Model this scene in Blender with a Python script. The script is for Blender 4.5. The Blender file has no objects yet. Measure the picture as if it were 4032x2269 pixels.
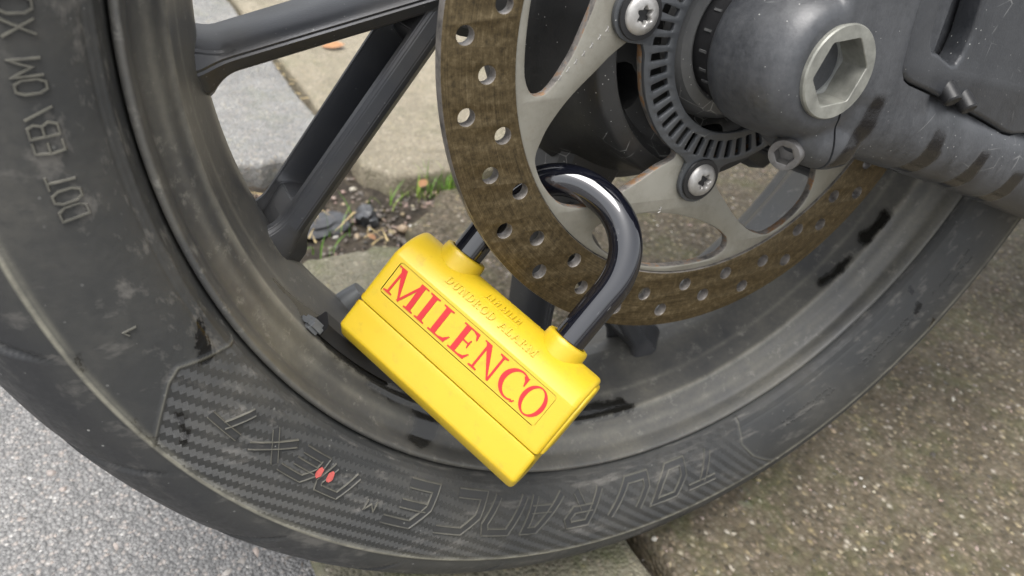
import bpy, bmesh, math, random
import numpy as np
from mathutils import Matrix, Vector, noise as mnoise

rnd = random.Random(7)
rng = np.random.default_rng(7)
PI = math.pi
scene = bpy.context.scene
COL = scene.collection

# ------------------------------------------------------------------ camera
cam_d = bpy.data.cameras.new("camera")
cam_d.sensor_width = 36.0
cam_d.lens = 26.425
cam_d.clip_start = 0.01
cam_d.clip_end = 400.0
cam_d.dof.use_dof = True
cam_d.dof.focus_distance = 0.305
cam_d.dof.aperture_fstop = 13.0
cam = bpy.data.objects.new("camera", cam_d)
COL.objects.link(cam)
right = Vector((0.88748249, -0.43503847, 0.15204064))
up = Vector((0.15776788, 0.59679949, 0.78672718))
back = Vector((-0.43299436, -0.67421947, 0.5982842))
cam.matrix_world = Matrix(((right.x, up.x, back.x, -0.2380623), (right.y, up.y, back.y, -0.22820016),
                           (right.z, up.z, back.z, 0.42563288), (0, 0, 0, 1)))
scene.camera = cam

# ------------------------------------------------------------------ sky and sun (bright overcast)
SUN_EL, SUN_AZ = math.radians(74), math.radians(-120)   # azimuth measured from +Y towards +X
world = bpy.data.worlds.new("World")
scene.world = world
world.use_nodes = True
wn = world.node_tree
wn.nodes.clear()
sky = wn.nodes.new("ShaderNodeTexSky")
sky.sky_type = 'NISHITA'
sky.sun_disc = False
sky.sun_elevation = SUN_EL
sky.sun_rotation = SUN_AZ
sky.air_density = 1.0
sky.dust_density = 4.0
hs = wn.nodes.new("ShaderNodeHueSaturation")
hs.inputs["Saturation"].default_value = 0.16
bg = wn.nodes.new("ShaderNodeBackground")
bg.inputs["Strength"].default_value = 0.15
wo = wn.nodes.new("ShaderNodeOutputWorld")
wn.links.new(sky.outputs[0], hs.inputs["Color"])
wn.links.new(hs.outputs[0], bg.inputs[0])
wn.links.new(bg.outputs[0], wo.inputs[0])
sun_d = bpy.data.lights.new("sun", 'SUN')
sun_d.energy = 1.3
sun_d.angle = math.radians(35)
sun_d.color = (1.0, 0.97, 0.93)
sun = bpy.data.objects.new("sun", sun_d)
COL.objects.link(sun)
sdir = Vector((math.sin(SUN_AZ) * math.cos(SUN_EL), math.cos(SUN_AZ) * math.cos(SUN_EL), math.sin(SUN_EL)))
sun.rotation_euler = (-sdir).to_track_quat('-Z', 'Y').to_euler()
scene.view_settings.view_transform = 'Standard'
scene.view_settings.look = 'None'
scene.view_settings.gamma = 1.0
scene.view_settings.use_curve_mapping = False
scene.view_settings.exposure = 1.25
scene.render.engine = 'CYCLES'
scene.cycles.max_bounces = 8
scene.cycles.use_denoising = True


# ------------------------------------------------------------------ material helpers
class NT:
    def __init__(self, name):
        self.m = bpy.data.materials.new(name)
        self.m.use_nodes = True
        self.t = self.m.node_tree
        self.t.nodes.clear()
        self.out = self.n("ShaderNodeOutputMaterial")
        self.p = self.n("ShaderNodeBsdfPrincipled")
        self.l(self.p.outputs[0], self.out.inputs[0])

    def n(self, typ, **kw):
        nd = self.t.nodes.new(typ)
        for k, v in kw.items():
            setattr(nd, k, v)
        return nd

    def l(self, a, b):
        self.t.links.new(a, b)

    def set(self, key, v):
        s = self.p.inputs[key]
        if hasattr(v, "is_output"):
            self.l(v, s)
        else:
            s.default_value = v

    def val(self, sock, v):
        if hasattr(v, "is_output"):
            self.l(v, sock)
        else:
            sock.default_value = v

    def coord(self, kind="Object"):
        if not hasattr(self, "_tc"):
            self._tc = self.n("ShaderNodeTexCoord")
        return self._tc.outputs[kind]

    def mapping(self, vec, scale):
        m = self.n("ShaderNodeMapping")
        m.inputs["Scale"].default_value = scale
        self.l(vec, m.inputs[0])
        return m.outputs[0]

    def noise(self, scale, detail=4, rough=0.55, vec=None, dist=0.0):
        n = self.n("ShaderNodeTexNoise")
        n.inputs["Scale"].default_value = scale
        n.inputs["Detail"].default_value = detail
        n.inputs["Roughness"].default_value = rough
        n.inputs["Distortion"].default_value = dist
        self.l(vec if vec is not None else self.coord(), n.inputs["Vector"])
        return n.outputs["Fac"]

    def voro(self, scale, vec=None, feature='F1', out="Distance", rand=1.0):
        n = self.n("ShaderNodeTexVoronoi", feature=feature)
        n.inputs["Scale"].default_value = scale
        n.inputs["Randomness"].default_value = rand
        self.l(vec if vec is not None else self.coord(), n.inputs["Vector"])
        return n.outputs[out]

    def ramp(self, fac, stops, interp='LINEAR'):
        r = self.n("ShaderNodeValToRGB")
        r.color_ramp.interpolation = interp
        e = r.color_ramp.elements
        while len(e) < len(stops):
            e.new(0.5)
        for i, (p, c) in enumerate(stops):
            e[i].position = p
            e[i].color = (c[0], c[1], c[2], 1) if hasattr(c, "__len__") else (c, c, c, 1)
        self.l(fac, r.inputs[0])
        return r.outputs[0]

    def mix(self, fac, a, b, blend='MIX'):
        m = self.n("ShaderNodeMix", data_type='RGBA', blend_type=blend)
        self.val(m.inputs["Factor"], fac)
        for s, v in ((m.inputs[6], a), (m.inputs[7], b)):
            if hasattr(v, "is_output"):
                self.l(v, s)
            else:
                s.default_value = (v[0], v[1], v[2], 1)
        return m.outputs[2]

    def math(self, op, a, b=0.5, c=None):
        m = self.n("ShaderNodeMath", operation=op)
        self.val(m.inputs[0], a)
        self.val(m.inputs[1], b)
        if c is not None:
            self.val(m.inputs[2], c)
        return m.outputs[0]

    def mapr(self, v, a, b, c, d):
        m = self.n("ShaderNodeMapRange")
        self.val(m.inputs[0], v)
        for i, x in enumerate((a, b, c, d)):
            m.inputs[i + 1].default_value = x
        return m.outputs[0]

    def attr(self, name):
        a = self.n("ShaderNodeAttribute", attribute_name=name)
        return a.outputs["Fac"]

    def bump(self, h, strength=0.3, dist=0.001, prev=None):
        b = self.n("ShaderNodeBump")
        b.inputs["Strength"].default_value = strength
        b.inputs["Distance"].default_value = dist
        self.l(h, b.inputs["Height"])
        if prev is not None:
            self.l(prev, b.inputs["Normal"])
        return b.outputs[0]

    def done(self, col=None, rough=None, metal=None, nrm=None, **kw):
        if col is not None:
            if not hasattr(col, "is_output"):
                col = (col[0], col[1], col[2], 1)
            self.set("Base Color", col)
        if rough is not None:
            self.set("Roughness", rough)
        if metal is not None:
            self.set("Metallic", metal)
        if nrm is not None:
            self.l(nrm, self.p.inputs["Normal"])
        for k, v in kw.items():
            self.set(k.replace("_", " "), v)
        return self.m


def mat_rubber():
    t = NT("tyre_rubber")
    big = t.noise(14, 5, 0.6)
    fine = t.noise(260, 4, 0.6)
    scr = t.noise(1.0, 4, 0.65, t.mapping(t.coord(), (30, 300, 90)))
    dust = t.math('MULTIPLY', t.mapr(big, 0.40, 0.72, 0, 1), t.mapr(fine, 0.3, 0.7, 0.35, 1))
    col = t.mix(t.math('MULTIPLY', dust, 0.50), (0.034, 0.0350, 0.035), (0.118, 0.110, 0.092))
    col = t.mix(t.mapr(scr, 0.56, 0.70, 0, 0.48), col, (0.17, 0.16, 0.145))
    tread = t.attr("tread")
    col = t.mix(t.math('MULTIPLY', tread, 0.55), col, (0.022, 0.023, 0.026))
    sp = t.voro(190)
    spk = t.math('MULTIPLY', t.math('LESS_THAN', sp, 0.095), t.mapr(t.noise(60), 0.50, 0.60, 0, 0.8))  # pale specks painted as glints, strongest on the tread
    col = t.mix(t.math('MULTIPLY', spk, t.mapr(tread, 0, 1, .25, 1.0)), col, (0.34, 0.34, 0.32))
    wet = t.attr("wet")
    col = t.mix(wet, col, (0.006, 0.006, 0.006))
    ro = t.mapr(fine, 0.3, 0.7, 0.42, 0.60)
    ro = t.math('ADD', ro, t.math('MULTIPLY', dust, 0.22))
    ro = t.math('MULTIPLY', ro, t.mapr(wet, 0, 1, 1, 0.25))
    wear_glint = t.math('MULTIPLY', t.attr("wear_glint"), t.mapr(t.noise(90, 4, 0.7), 0.3, 0.6, 0.35, 1.0))
    col = t.mix(wear_glint, col, (0.30, 0.285, 0.225))
    b = t.bump(fine, 0.25, 0.0006)
    b = t.bump(scr, 0.12, 0.0004, b)
    # twill of moulded hair lines: lines along x in one set of cells, along z in the other
    sep = t.n("ShaderNodeSeparateXYZ")
    t.l(t.coord(), sep.inputs[0])
    i = t.math('FLOOR', t.math('DIVIDE', sep.outputs[0], 0.0022))
    j = t.math('FLOOR', t.math('DIVIDE', sep.outputs[2], 0.00175))
    k = t.math('MODULO', t.math('ADD', t.math('ADD', i, j), 4000.0), 4.0)
    isA = t.math('LESS_THAN', k, 1.5)
    zone = t.attr("weave")
    p = 0.00040
    wz = t.math('SINE', t.math('MULTIPLY', sep.outputs[2], 2 * PI / p))
    wx = t.math('SINE', t.math('MULTIPLY', sep.outputs[0], 2 * PI / p))
    tz = t.math('MULTIPLY', t.math('MULTIPLY', t.math('ADD', t.math('MULTIPLY', wz, 0.9), 0.95), isA), zone)
    tx = t.math('MULTIPLY', t.math('MULTIPLY', t.math('SUBTRACT', t.math('MULTIPLY', wx, 0.8), -0.05), t.math('SUBTRACT', 1.0, isA)), zone)
    cmb = t.n("ShaderNodeCombineXYZ")
    t.l(tx, cmb.inputs[0]); t.l(tz, cmb.inputs[2])
    vt = t.n("ShaderNodeVectorTransform", vector_type='VECTOR', convert_from='OBJECT', convert_to='WORLD')
    t.l(cmb.outputs[0], vt.inputs[0])
    va = t.n("ShaderNodeVectorMath", operation='ADD')
    t.l(b, va.inputs[0]); t.l(vt.outputs[0], va.inputs[1])
    vn = t.n("ShaderNodeVectorMath", operation='NORMALIZE')
    t.l(va.outputs[0], vn.inputs[0])
    return t.done(col, ro, 0.0, vn.outputs[0], IOR=1.38)


def mat_rim():
    t = NT("rim_paint")
    big = t.noise(18, 6, 0.62)
    fine = t.noise(420, 3, 0.6)
    lich = t.noise(130, 6, 0.75)
    dust = t.mapr(big, 0.35, 0.70, 0.12, 1)
    dust = t.math('MULTIPLY', dust, t.mapr(fine, 0.2, 0.8, 0.5, 1.1))
    col = t.mix(t.math('MULTIPLY', dust, 0.55), (0.042, 0.043, 0.045), (0.185, 0.17, 0.13))
    col = t.mix(t.mapr(lich, 0.57, 0.76, 0, 0.50), col, (0.32, 0.305, 0.265))
    wear_glint = t.math('MULTIPLY', t.attr("wear_glint"), t.mapr(t.noise(70, 5, 0.7), 0.32, 0.62, 0.2, 1.0))
    col = t.mix(wear_glint, col, (0.30, 0.285, 0.235))
    wet = t.attr("wet")
    col = t.mix(wet, col, (0.012, 0.0115, 0.010))
    ro = t.math('MULTIPLY', t.mapr(dust, 0, 1, 0.36, 0.62), t.mapr(wet, 0, 1, 1, 0.2))
    b = t.bump(fine, 0.22, 0.0004)
    return t.done(col, ro, 0.0, b)


def mat_spoke():
    t = NT("spoke_paint")
    big = t.noise(24, 5, 0.6)
    fine = t.noise(900, 3, 0.6)
    col = t.mix(t.mapr(big, 0.45, 0.75, 0, 0.30), (0.034, 0.036, 0.041), (0.115, 0.105, 0.088))
    col = t.mix(t.math('MULTIPLY', t.math('LESS_THAN', t.voro(240), 0.07), 0.3), col, (0.3, 0.3, 0.28))
    b = t.bump(fine, 0.25, 0.0002)
    return t.done(col, t.mapr(big, 0.3, 0.7, 0.32, 0.46), 0.25, b)


def mat_castblack(name="swingarm_paint", base=(0.015, 0.017, 0.021), dusty=(0.25, 0.255, 0.265), amount=0.26):
    t = NT(name)
    big = t.noise(48, 7, 0.72)
    streak = t.noise(1.0, 5, 0.66, t.mapping(t.coord(), (130, 130, 26)))
    fine = t.noise(800, 3, 0.6)
    grain = t.noise(420, 5, 0.75)
    d = t.math('ADD', t.math('MULTIPLY', t.mapr(streak, 0.35, 0.75, 0, 1), 0.35), t.math('MULTIPLY', t.mapr(big, 0.35, 0.68, 0, 1), 0.45))
    d = t.math('ADD', d, t.math('MULTIPLY', t.mapr(grain, 0.35, 0.7, 0, 1), 0.30))
    col = t.mix(t.math('MULTIPLY', d, amount), base, dusty)
    crk = t.math('MULTIPLY', t.mapr(t.voro(75, feature='DISTANCE_TO_EDGE', vec=t.coord()), 0.0, 0.018, 1, 0), t.mapr(t.noise(34, 3), 0.60, 0.68, 0, 0.5))
    col = t.mix(crk, col, (0.45, 0.45, 0.43))
    spk = t.math('MULTIPLY', t.math('LESS_THAN', t.voro(330), 0.085), t.mapr(t.noise(40), 0.48, 0.6, 0, 0.7))
    col = t.mix(spk, col, (0.5, 0.5, 0.47))
    wet = t.attr("wet")
    col = t.mix(wet, col, (0.006, 0.006, 0.007))
    ro = t.math('MULTIPLY', t.mapr(d, 0, 1, 0.33, 0.56), t.mapr(wet, 0, 1, 1, 0.25))
    b = t.bump(fine, 0.3, 0.00025)
    b = t.bump(big, 0.08, 0.001, b)
    return t.done(col, ro, 0.0, b, IOR=1.6)


def mat_track():
    t = NT("rusty_brake_track")
    # concentric streaks from the polar radius of the object coordinates
    sep = t.n("ShaderNodeSeparateXYZ")
    t.l(t.coord(), sep.inputs[0])
    r = t.math('SQRT', t.math('ADD', t.math('MULTIPLY', sep.outputs[0], sep.outputs[0]), t.math('MULTIPLY', sep.outputs[2], sep.outputs[2])))
    a = t.math('ARCTAN2', sep.outputs[2], sep.outputs[0])
    cmb = t.n("ShaderNodeCombineXYZ")
    t.l(t.math('MULTIPLY', r, 2300), cmb.inputs[0])
    t.l(t.math('MULTIPLY', a, 3.5), cmb.inputs[1])
    cmb2 = t.n("ShaderNodeCombineXYZ")
    t.l(t.math('MULTIPLY', r, 330), cmb2.inputs[0])
    t.l(t.math('MULTIPLY', a, 1.1), cmb2.inputs[1])
    s1 = t.noise(1.0, 4, 0.6, cmb.outputs[0])
    s2 = t.noise(1.0, 4, 0.6, cmb2.outputs[0])
    gr = t.noise(330, 7, 0.78)
    f = t.math('ADD', t.math('MULTIPLY', s1, 0.30), t.math('ADD', t.math('MULTIPLY', s2, 0.14), t.math('MULTIPLY', gr, 0.70)))
    col = t.ramp(f, [(0.36, (0.016, 0.015, 0.013)), (0.47, (0.055, 0.042, 0.023)), (0.58, (0.100, 0.074, 0.037)), (0.72, (0.19, 0.148, 0.085))])
    red = t.noise(70, 4, 0.6, cmb2.outputs[0])
    col = t.mix(t.mapr(red, 0.60, 0.75, 0, 0.45), col, (0.15, 0.060, 0.024))
    b = t.bump(s1, 0.35, 0.0002)
    b = t.bump(gr, 0.25, 0.0002, b)
    return t.done(col, t.mapr(gr, 0.3, 0.7, 0.34, 0.54), 0.7, b)


def mat_carrier():
    t = NT("disc_carrier_steel")
    big = t.noise(30, 5, 0.6)
    fine = t.noise(700, 4, 0.6)
    col = t.mix(big, (0.215, 0.205, 0.172), (0.30, 0.29, 0.25))
    rn = t.noise(95, 5, 0.7)
    col = t.mix(t.mapr(rn, 0.62, 0.78, 0, 0.40), col, (0.17, 0.115, 0.06))
    gm = t.noise(38, 7, 0.75)
    col = t.mix(t.mapr(gm, 0.46, 0.72, 0, 0.55), col, (0.125, 0.108, 0.078))
    b = t.bump(fine, 0.2, 0.0002)
    return t.done(col, t.mapr(gm, 0.3, 0.7, 0.38, 0.58), 0.45, b)


def mat_edge(name, rust):
    t = NT(name)
    n = t.noise(120, 5, 0.7)
    col = t.ramp(n, [(0.35, (0.10, 0.095, 0.09)), (0.50, (0.24, 0.22, 0.20)), (0.60, (0.30, 0.16, 0.07) if rust else (0.27, 0.25, 0.235)), (0.72, (0.34, 0.33, 0.31))])
    b = t.bump(n, 0.3, 0.0004)
    return t.done(col, 0.5, 0.55, b)


def mat_simple(name, col, rough, metal=0.0, nscale=500, nstr=0.15, var=0.0, vscale=30, **kw):
    t = NT(name)
    c = col
    if var:
        c = t.mix(t.mapr(t.noise(vscale, 5, 0.6), 0.3, 0.7, 0, 1), [x * (1 - var) for x in col], [min(1, x * (1 + var)) for x in col])
    b = t.bump(t.noise(nscale, 3, 0.6), nstr, 0.0003)
    return t.done(c, rough, metal, b, **kw)


def mat_yellow():
    t = NT("yellow_plastic")
    big = t.noise(45, 5, 0.6)
    fine = t.noise(1500, 2, 0.6)
    col = t.mix(big, (0.45, 0.308, 0.010), (0.505, 0.352, 0.015))
    sm = t.noise(130, 6, 0.75)
    col = t.mix(t.mapr(sm, 0.56, 0.78, 0, 0.5), col, (0.26, 0.19, 0.03))
    spk = t.math('MULTIPLY', t.math('LESS_THAN', t.voro(230), 0.075), t.mapr(t.noise(50), 0.54, 0.62, 0, 0.9))
    col = t.mix(spk, col, (0.16, 0.12, 0.03))
    b = t.bump(fine, 0.16, 0.00015)
    return t.done(col, t.mapr(big, 0.3, 0.7, 0.36, 0.46), 0.0, b, Subsurface_Weight=0.08, Subsurface_Scale=0.002)


def mat_shackle():
    t = NT("shackle_chrome_black")
    sm = t.noise(90, 6, 0.7)
    scr = t.noise(1.0, 3, 0.6, t.mapping(t.coord(), (900, 60, 900)))
    d = t.mapr(sm, 0.63, 0.72, 0, 1)
    col = t.mix(t.math('MULTIPLY', d, 0.25), (0.004, 0.0045, 0.008), (0.16, 0.16, 0.17))
    col = t.mix(t.mapr(scr, 0.72, 0.77, 0, 0.45), col, (0.45, 0.45, 0.45))
    return t.done(col, t.mapr(d, 0, 1, 0.045, 0.32), 0.0, t.bump(sm, 0.03, 0.0005), IOR=1.85)


def mat_asphalt():
    t = NT("asphalt")
    v = t.voro(430, out="Color")
    sepn = t.n("ShaderNodeSeparateColor")
    t.l(v, sepn.inputs[0])
    d = t.voro(430)
    d2 = t.voro(700)
    big = t.noise(7, 4, 0.6)
    col = t.ramp(sepn.outputs[0], [(0.0, (0.15, 0.147, 0.143)), (0.45, (0.20, 0.196, 0.19)), (0.8, (0.26, 0.254, 0.246)), (0.95, (0.32, 0.28, 0.25)), (1.0, (0.42, 0.41, 0.39))])
    col = t.mix(t.mapr(d, 0.35, 0.62, 0, 0.55), col, (0.075, 0.074, 0.073))
    col = t.mix(t.mapr(big, 0.35, 0.7, 0, 0.25), col, (0.055, 0.057, 0.062))
    h = t.math('ADD', t.math('MULTIPLY', d, -1.0), t.math('MULTIPLY', d2, -0.35))
    b = t.bump(h, 0.75, 0.0020)
    b = t.bump(t.noise(900, 3), 0.3, 0.0005, b)
    return t.done(col, t.mapr(sepn.outputs[1], 0, 1, 0.36, 0.66), 0.0, b)


def mat_slab(name, a, b_, moss=0.0, wet=0.45, speck=0.7, vs=360):
    t = NT(name)
    v = t.voro(vs, out="Color")
    sepn = t.n("ShaderNodeSeparateColor")
    t.l(v, sepn.inputs[0])
    d = t.voro(vs)
    big = t.noise(9, 6, 0.62)
    mid = t.noise(60, 5, 0.65)
    col = t.mix(t.mapr(mid, 0.3, 0.7, 0, 1), a, b_)
    agg = t.ramp(sepn.outputs[0], [(0.0, (0.03, 0.027, 0.022)), (0.3, (0.085, 0.075, 0.058)), (0.62, (0.16, 0.14, 0.105)), (0.86, (0.24, 0.19, 0.155)), (0.94, (0.33, 0.27, 0.15)), (1.0, (0.52, 0.48, 0.42))])
    col = t.mix(t.math('MULTIPLY', t.mapr(d, 0.25, 0.6, 1, 0.25), speck), col, agg)
    col = t.mix(t.mapr(big, 0.40, 0.68, 0, 0.30), col, [x * 0.45 for x in a])
    if moss:
        col = t.mix(t.mapr(t.noise(20, 6, 0.7), 0.50, 0.66, 0, moss), col, (0.085, 0.10, 0.035))
    lich = t.noise(11, 5, 0.6)
    col = t.mix(t.mapr(lich, 0.70, 0.76, 0, 0.45), col, (0.26, 0.30, 0.20))
    h = t.math('ADD', t.math('MULTIPLY', d, -0.8), t.math('MULTIPLY', mid, 0.8))
    b = t.bump(h, 0.75, 0.0018)
    return t.done(col, t.mapr(sepn.outputs[1], 0, 1, wet - 0.12, wet + 0.25), 0.0, b, Specular_IOR_Level=0.22 if wet > .4 else 0.5)


def mat_soil():
    t = NT("damp_soil")
    n1 = t.noise(60, 6, 0.7)
    col = t.ramp(n1, [(0.3, (0.018, 0.014, 0.010)), (0.5, (0.055, 0.043, 0.030)), (0.66, (0.12, 0.097, 0.068)), (0.8, (0.20, 0.175, 0.14))])
    b = t.bump(t.noise(160, 6, 0.75), 1.0, 0.006)
    return t.done(col, 0.75, 0.0, b)


def mat_random(name, stops, rough=0.5):
    t = NT(name)
    oi = t.n("ShaderNodeNewGeometry")
    col = t.ramp(oi.outputs["Random Per Island"], stops)
    col = t.mix(t.mapr(t.noise(300, 3), 0.3, 0.7, 0, 0.35), col, (0.06, 0.055, 0.05))
    return t.done(col, rough)


M = dict(
    rubber=mat_rubber(), rim=mat_rim(), spoke=mat_spoke(), cast=mat_castblack(),
    cover=mat_castblack("cover_plate_paint", (0.020, 0.022, 0.026), (0.15, 0.153, 0.158), 0.20),
    hub=mat_castblack("hub_paint", (0.013, 0.0135, 0.014), (0.085, 0.083, 0.078), 0.22),
    ring=mat_castblack("sensor_ring_coating", (0.032, 0.035, 0.039), (0.13, 0.135, 0.14), 0.25),
    spacer=mat_castblack("spacer_metal", (0.055, 0.056, 0.057), (0.16, 0.16, 0.155), 0.35),
    track=mat_track(), carrier=mat_carrier(), edge=mat_edge('disc_edge_steel', 0), edge_rust=mat_edge('carrier_edge_rusty', 1),
    steel=mat_simple("zinc_bolt_steel", (0.40, 0.39, 0.375), 0.46, 0.6, 260, 0.45, 0.30, 160),
    axle=mat_simple("axle_bolt_steel", (0.25, 0.25, 0.222), 0.48, 0.45, 220, 0.30, 0.28, 150),
    socket=mat_simple("socket_bore_steel", (0.34, 0.35, 0.345), 0.42, 0.65, 160, 0.35, 0.25, 90),
    black=mat_simple("black_plastic", (0.012, 0.012, 0.013), 0.45, 0.0, 400, 0.2),
    pinch=mat_simple("pinch_bolt_steel", (0.15, 0.145, 0.14), 0.42, 0.6, 260, 0.35, 0.30, 110),
    yellow=mat_yellow(), red=mat_simple("red_paint", (0.40, 0.006, 0.010), 0.42, 0, 900, 0.06, 0.05, 60),
    reddot=mat_simple("red_dot_paint", (0.44, 0.085, 0.075), 0.6, 0, 700, 0.4, 0.2, 300),
    shackle=mat_shackle(), weight=mat_simple("balance_weight_zinc", (0.10, 0.105, 0.11), 0.5, 0.3, 300, 0.3, 0.2, 90),
    asphalt=mat_asphalt(),
    slab_wet=mat_slab("wet_grey_slab", (0.15, 0.152, 0.150), (0.25, 0.25, 0.243), 0.22, 0.34, 0.60),
    slab_beige=mat_slab("beige_slab", (0.20, 0.175, 0.125), (0.31, 0.275, 0.205), 0.20, 0.5, 0.55),
    slab_brown=mat_slab("brown_slab", (0.062, 0.049, 0.030), (0.125, 0.104, 0.072), 0.35, 0.66, 0.70, 260),
    slab_moss=mat_slab("mossy_slab", (0.15, 0.142, 0.10), (0.21, 0.195, 0.145), 0.50, 0.5, 0.5),
    soil=mat_soil(),
    grit=mat_random("grit_stone", [(0, (0.05, 0.045, 0.04)), (0.3, (0.13, 0.11, 0.09)), (0.6, (0.25, 0.21, 0.18)), (0.8, (0.36, 0.25, 0.21)), (0.93, (0.34, 0.28, 0.14)), (1, (0.62, 0.60, 0.56))], 0.45),
    chip=mat_random("asphalt_chipping", [(0, (0.13, 0.128, 0.125)), (0.5, (0.20, 0.197, 0.19)), (0.8, (0.28, 0.276, 0.27)), (0.92, (0.31, 0.26, 0.23)), (1, (0.48, 0.47, 0.45))], 0.30),
    flake=mat_random('pale_flake', [(0, (0.30, 0.25, 0.22)), (0.5, (0.40, 0.37, 0.34)), (0.8, (0.12, 0.11, 0.10)), (1, (0.46, 0.38, 0.33))], 0.5),
    blade=mat_random("grass_blade", [(0, (0.10, 0.27, 0.02)), (0.6, (0.20, 0.44, 0.04)), (1, (0.38, 0.46, 0.09))], 0.5),
    straw=mat_random("dry_straw", [(0, (0.38, 0.28, 0.12)), (1, (0.55, 0.42, 0.20))], 0.6),
    leaf=mat_random("dead_leaf", [(0, (0.30, 0.12, 0.05)), (1, (0.42, 0.22, 0.09))], 0.5),
    drop=None,
)
_t = NT("water_drop")
M['drop'] = _t.done((0.9, 0.92, 0.93), 0.02, 0.0, None, Transmission_Weight=1.0, IOR=1.33)


# ------------------------------------------------------------------ object helpers
def link_mesh(name, me, mat, parent=None, smooth=True, angle=35):
    me.name = name
    for m_ in (mat if isinstance(mat, (list, tuple)) else [mat]):
        me.materials.append(m_)
    if smooth:
        me.shade_smooth()
        me.set_sharp_from_angle(angle=math.radians(angle))
    o = bpy.data.objects.new(name, me)
    COL.objects.link(o)
    if parent is not None:
        o.parent = parent
    return o


def from_np(name, verts, faces, mat, parent=None, smooth=True, angle=35):
    me = bpy.data.meshes.new(name)
    me.from_pydata([tuple(map(float, v)) for v in verts], [], [tuple(map(int, f)) for f in faces])
    me.update()
    return link_mesh(name, me, mat, parent, smooth, angle)


def grid_mesh(P, wrap_u=False, wrap_v=False):
    """P: (nu,nv,3) -> verts, quads"""
    nu, nv = P.shape[:2]
    iu = np.arange(nu if wrap_u else nu - 1)
    iv = np.arange(nv if wrap_v else nv - 1)
    a, b = np.meshgrid(iu, iv, indexing='ij')
    a1, b1 = (a + 1) % nu, (b + 1) % nv
    q = np.stack([a * nv + b, a1 * nv + b, a1 * nv + b1, a * nv + b1], -1).reshape(-1, 4)
    return P.reshape(-1, 3), q


def fast_mesh(name, V, Q):
    me = bpy.data.meshes.new(name)
    me.vertices.add(len(V))
    me.vertices.foreach_set("co", np.asarray(V, np.float32).ravel())
    k = Q.shape[1]
    me.loops.add(len(Q) * k)
    me.loops.foreach_set("vertex_index", np.asarray(Q, np.int32).ravel())
    me.polygons.add(len(Q))
    me.polygons.foreach_set("loop_start", np.arange(0, len(Q) * k, k, dtype=np.int32))
    me.update(calc_edges=True)
    me.validate()
    return me


def set_attr(me, name, arr):
    a = me.attributes.new(name, 'FLOAT', 'POINT')
    a.data.foreach_set("value", np.asarray(arr, np.float32))


def lathe(name, prof, mat, parent=None, seg=128, a0=0.0, a1=2 * PI, angle=35, closed=False):
    """profile of (r, y) around the wheel axis (local y)"""
    full = abs(a1 - a0 - 2 * PI) < 1e-6
    th = np.linspace(a0, a1, seg, endpoint=not full)
    pr = np.array(prof)
    P = np.stack([pr[None, :, 0] * np.cos(th)[:, None], np.repeat(pr[None, :, 1], seg, 0), pr[None, :, 0] * np.sin(th)[:, None]], -1)
    V, Q = grid_mesh(P, wrap_u=full, wrap_v=closed)
    me = fast_mesh(name, V, Q)
    bm = bmesh.new(); bm.from_mesh(me)
    bmesh.ops.remove_doubles(bm, verts=bm.verts, dist=1e-6)
    bmesh.ops.recalc_face_normals(bm, faces=bm.faces)
    bm.to_mesh(me); bm.free()
    return link_mesh(name, me, mat, parent, True, angle)


def evaluated(obj):
    dg = bpy.context.evaluated_depsgraph_get()
    me = bpy.data.meshes.new_from_object(obj.evaluated_get(dg), depsgraph=dg)
    return me


def flat_shape(name, loops, thick, bevel, mats, parent=None, y_front=0.0, bev_res=1, angle=40):
    """2D loops (x, z) in the wheel plane -> plate from y_front back to y_front+thick. First loop outer, others holes."""
    cu = bpy.data.curves.new(name + "_curve", 'CURVE')
    cu.dimensions = '2D'
    cu.fill_mode = 'BOTH'
    cu.extrude = max(thick / 2 - bevel, 1e-6)
    cu.bevel_depth = bevel
    cu.bevel_resolution = bev_res
    cu.offset = -bevel
    for lp in loops:
        s = cu.splines.new('POLY')
        s.points.add(len(lp) - 1)
        for p, (x, z) in zip(s.points, lp):
            p.co = (x, z, 0, 1)
        s.use_cyclic_u = True
    o = bpy.data.objects.new(name + "_tmp", cu)
    COL.objects.link(o)
    bpy.context.view_layer.update()
    me = evaluated(o)
    bpy.data.objects.remove(o); bpy.data.curves.remove(cu)
    n = len(me.vertices)
    co = np.empty(n * 3, np.float32); me.vertices.foreach_get("co", co); co = co.reshape(-1, 3)
    new = np.stack([co[:, 0], y_front + thick / 2 - co[:, 2], co[:, 1]], -1)   # curve +z -> towards the camera (-y)
    me.vertices.foreach_set("co", new.ravel())
    bm = bmesh.new(); bm.from_mesh(me)
    bmesh.ops.remove_doubles(bm, verts=bm.verts, dist=2e-6)
    bmesh.ops.recalc_face_normals(bm, faces=bm.faces)
    bm.to_mesh(me); bm.free()
    me.materials.clear()
    ob = link_mesh(name, me, mats, parent, True, angle)
    if isinstance(mats, (list, tuple)) and len(mats) > 1:
        for p in me.polygons:
            p.material_index = 0 if p.normal.y < -0.75 else 1
    return ob


def polar(r, a):
    a = math.radians(a)
    return (r * math.cos(a), r * math.sin(a))


def smooth_loop(pts, n=6):
    """closed Catmull-Rom through pts"""
    out = []
    m = len(pts)
    P = [np.array(p) for p in pts]
    for i in range(m):
        p0, p1, p2, p3 = P[i - 1], P[i], P[(i + 1) % m], P[(i + 2) % m]
        for k in range(n):
            t = k / n
            out.append(tuple(0.5 * ((2 * p1) + (-p0 + p2) * t + (2 * p0 - 5 * p1 + 4 * p2 - p3) * t * t + (-p0 + 3 * p1 - 3 * p2 + p3) * t ** 3)))
    return out


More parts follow.
